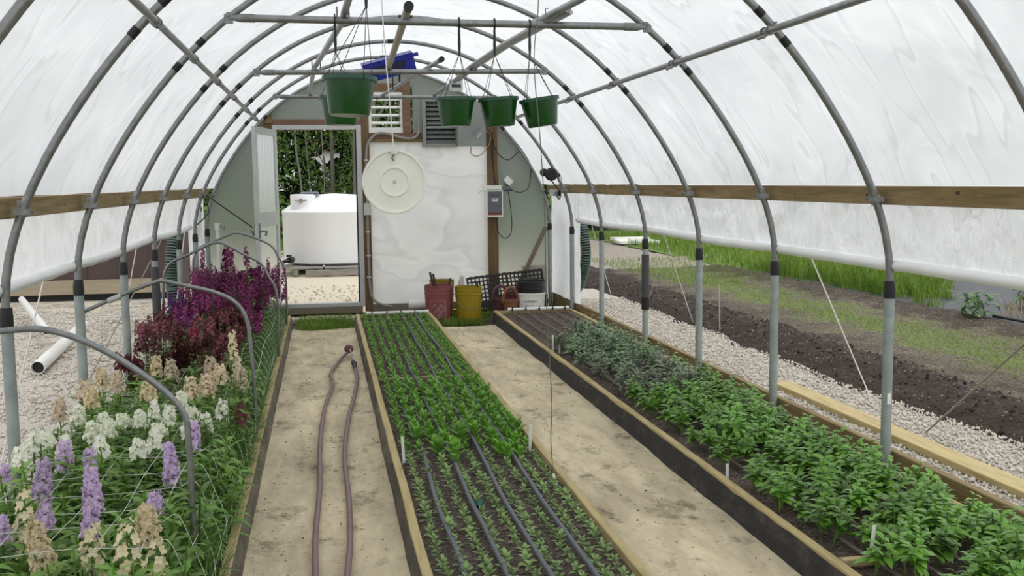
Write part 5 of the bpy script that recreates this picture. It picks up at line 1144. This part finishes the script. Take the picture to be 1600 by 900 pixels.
stock(-.52, 6.1, .50, 'cream', 'tall pale cream stock spike before the maroon flowers', 'pale cream spikes', .22, .030, 28, 1, 2); stock(-.50, 5.9, .42, 'beige', 'loose pinkish stock spike below the tall pale cream one', 'pale cream spikes', .14, .03, 22, 1, 1)
WHI = [(-.91, 4.39), (-.97, 4.64), (-.81, 4.54), (-.71, 4.24), (-.61, 4.69), (-.53, 4.52), (-1.15, 4.23), (-1.04, 4.2), (-1.13, 4.81), (-1.165, 4.1), (-.69, 4.58), (-.89, 4.12), (-.89, 4.62), (-.75, 4.14), (-.69, 4.92), (-1.13, 4.38), (-.71, 4.4), (-.60, 4.45), (-.50, 4.75), (-.80, 4.8), (-1.0, 4.45)]
for k, (x, y) in enumerate(WHI): stock(x, y, .45+random.uniform(-.02, .03), 'white', 'creamy white stock in the white band behind the lilac flowers', 'white stocks', random.uniform(.05, .10), random.choice([.034, .042]), 22 if k % 2 else 34, k % 2, k)
def fill(n, x0, x1, y0, y1, z0, z1, colour, lab, grp, nfl=30, hs=(.10, .16), r_=(.03, .038), loose=0):
    for k in range(n):
        y = random.uniform(y0, y1); stock(random.uniform(x0, x1), y, random.uniform(z0, z1), colour, lab, grp, random.choice([.11, .14, .17]) if hs is None else random.choice([hs[0], hs[1]]), random.choice(r_), nfl, loose, random.randrange(4))
fill(54, -1.17, -.50, 6.1, 7.7, .42, .58, 'maroon', 'dark maroon stock in the dense band behind the beige flowers', 'maroon stocks', 17, (.08, .11), (.020, .024), 2)
fill(84, -1.17, -.46, 7.5, 10.2, .52, .68, 'purple', 'magenta purple stock in the tall mass near the far end of the bed', 'purple stocks', 20, (.13, .18), (.021, .025), 2)
fill(7, -1.17, -.62, 9.0, 10.1, .78, .84, 'purple', 'tall thin purple stock spike rising above the purple mass', 'tall purple spikes', 20, (.16, .18), (.022, .024), 1)
stock(-1.12, 7.9, .56, 'violet', 'deep violet stock spike before the gravel on the left', 'violet stocks', .20, .036, 44, 0, 0); stock(-1.0, 7.6, .60, 'violet', 'deep violet stock spike right of the other violet one', 'violet stocks', .20, .036, 44, 0, 1)
stock(-.93, 7.3, .52, 'violet', 'low deep violet stock above the rose red flower', 'violet stocks', .12, .04, 40, 0, 2)
stock(-.86, 6.9, .50, 'pink', 'single rose red stock among the maroon flowers', None, .06, .035, 26, 0, 3)
stock(-.405, 4.95, .38, 'maroon', 'lone maroon stock leaning over the bed edge towards the path', None, .12, .034, 36, 0, 1)
# leafy plants without flowers
LP = [fol_mesh(.24, 1, LEAF_K), fol_mesh(.30, 2, LEAF_K), fol_mesh(.28, 0, LEAF_D), fol_mesh(.34, 1, LEAF_K)]
n_ = 0
y = 2.75
while y < 10.2:
    for x in np.arange(-1.15, -.39, .088 if y < 5.8 else .14):
        if n_ >= 290: break
        if y > 5.9 and x < -.62: 
            if random.random() < .6: continue
        o = bpy.data.objects.new('leafy_plant', random.choice(LP)); COL.objects.link(o); o.location = (x+random.gauss(0, .02), y+random.gauss(0, .03), .11); sc = random.uniform(.8, 1.15)
        o.location.x = max(-1.17, min(-.41, o.location.x))
        o.rotation_euler = (random.gauss(0, .12), random.gauss(0, .12), random.random()*6.28); o.scale = (sc*1.1, sc*1.1, sc)
        tag(o, 'leafy green stock plant without flowers in the left bed', 'plant', 'leafy plants in the left bed'); n_ += 1
    y += .10 if y < 5.8 else .17
P = scat(5200, -.62, -.39, 3.0, 10.3, .10); P = P[RNG.random(len(P)) < .9]
blades('bed_edge_grass', P, .06, .26, .006, mat('edge blade', (.12, .24, .06), .6, trans=.3), .9, kind='stuff', label='fine grassy growth along the path edge of the flower bed', cat='grass')
# white support netting
m = MB(); zn = .31
def sag(x, y): return zn + .03*nz(x, y, 2) + (.09 if y < 4.3 else .05)
for x in (-1.12, -.97, -.82, -.67, -.54): m.tube([(x+.03*nz(x, t, 1.5), t, sag(x, t)) for t in np.linspace(3.0, 9.8, 50)], .0013, 4)
m.tube([(-.44+.02*nz(0, t, 1.5), t, .30+.05*nz(1, t, 1)) for t in np.linspace(3.0, 9.8, 60)], .0014, 4)
m.tube([(-.385+.012*nz(3, t, 1.2), t, .20+.04*nz(5, t, 1)) for t in np.linspace(3.0, 9.8, 60)], .0014, 4)
t = 3.05
while t < 9.7:
    m.tube([(x, t+.03*nz(x, t, 3), sag(x, t)) for x in np.linspace(-1.15, -.56, 8)] + spline([(-.52, t, sag(-.52, t)), (-.47, t-.01, sag(-.5, t)+.02), (-.42, t-.03, .31+.04*nz(1, t, 1)), (-.385, t-.08, .24), (-.378+.012*nz(3, t, 1.2), t-.14, .16+.03*nz(5, t, 1))], 5), .0011, 4); t += .21
m.build('flower_netting', mat('white net cord', (.68, .70, .62), .7), loc=(-.8, 3.0, .2), label='white cord netting stretched through the flowers of the left bed', cat='netting')
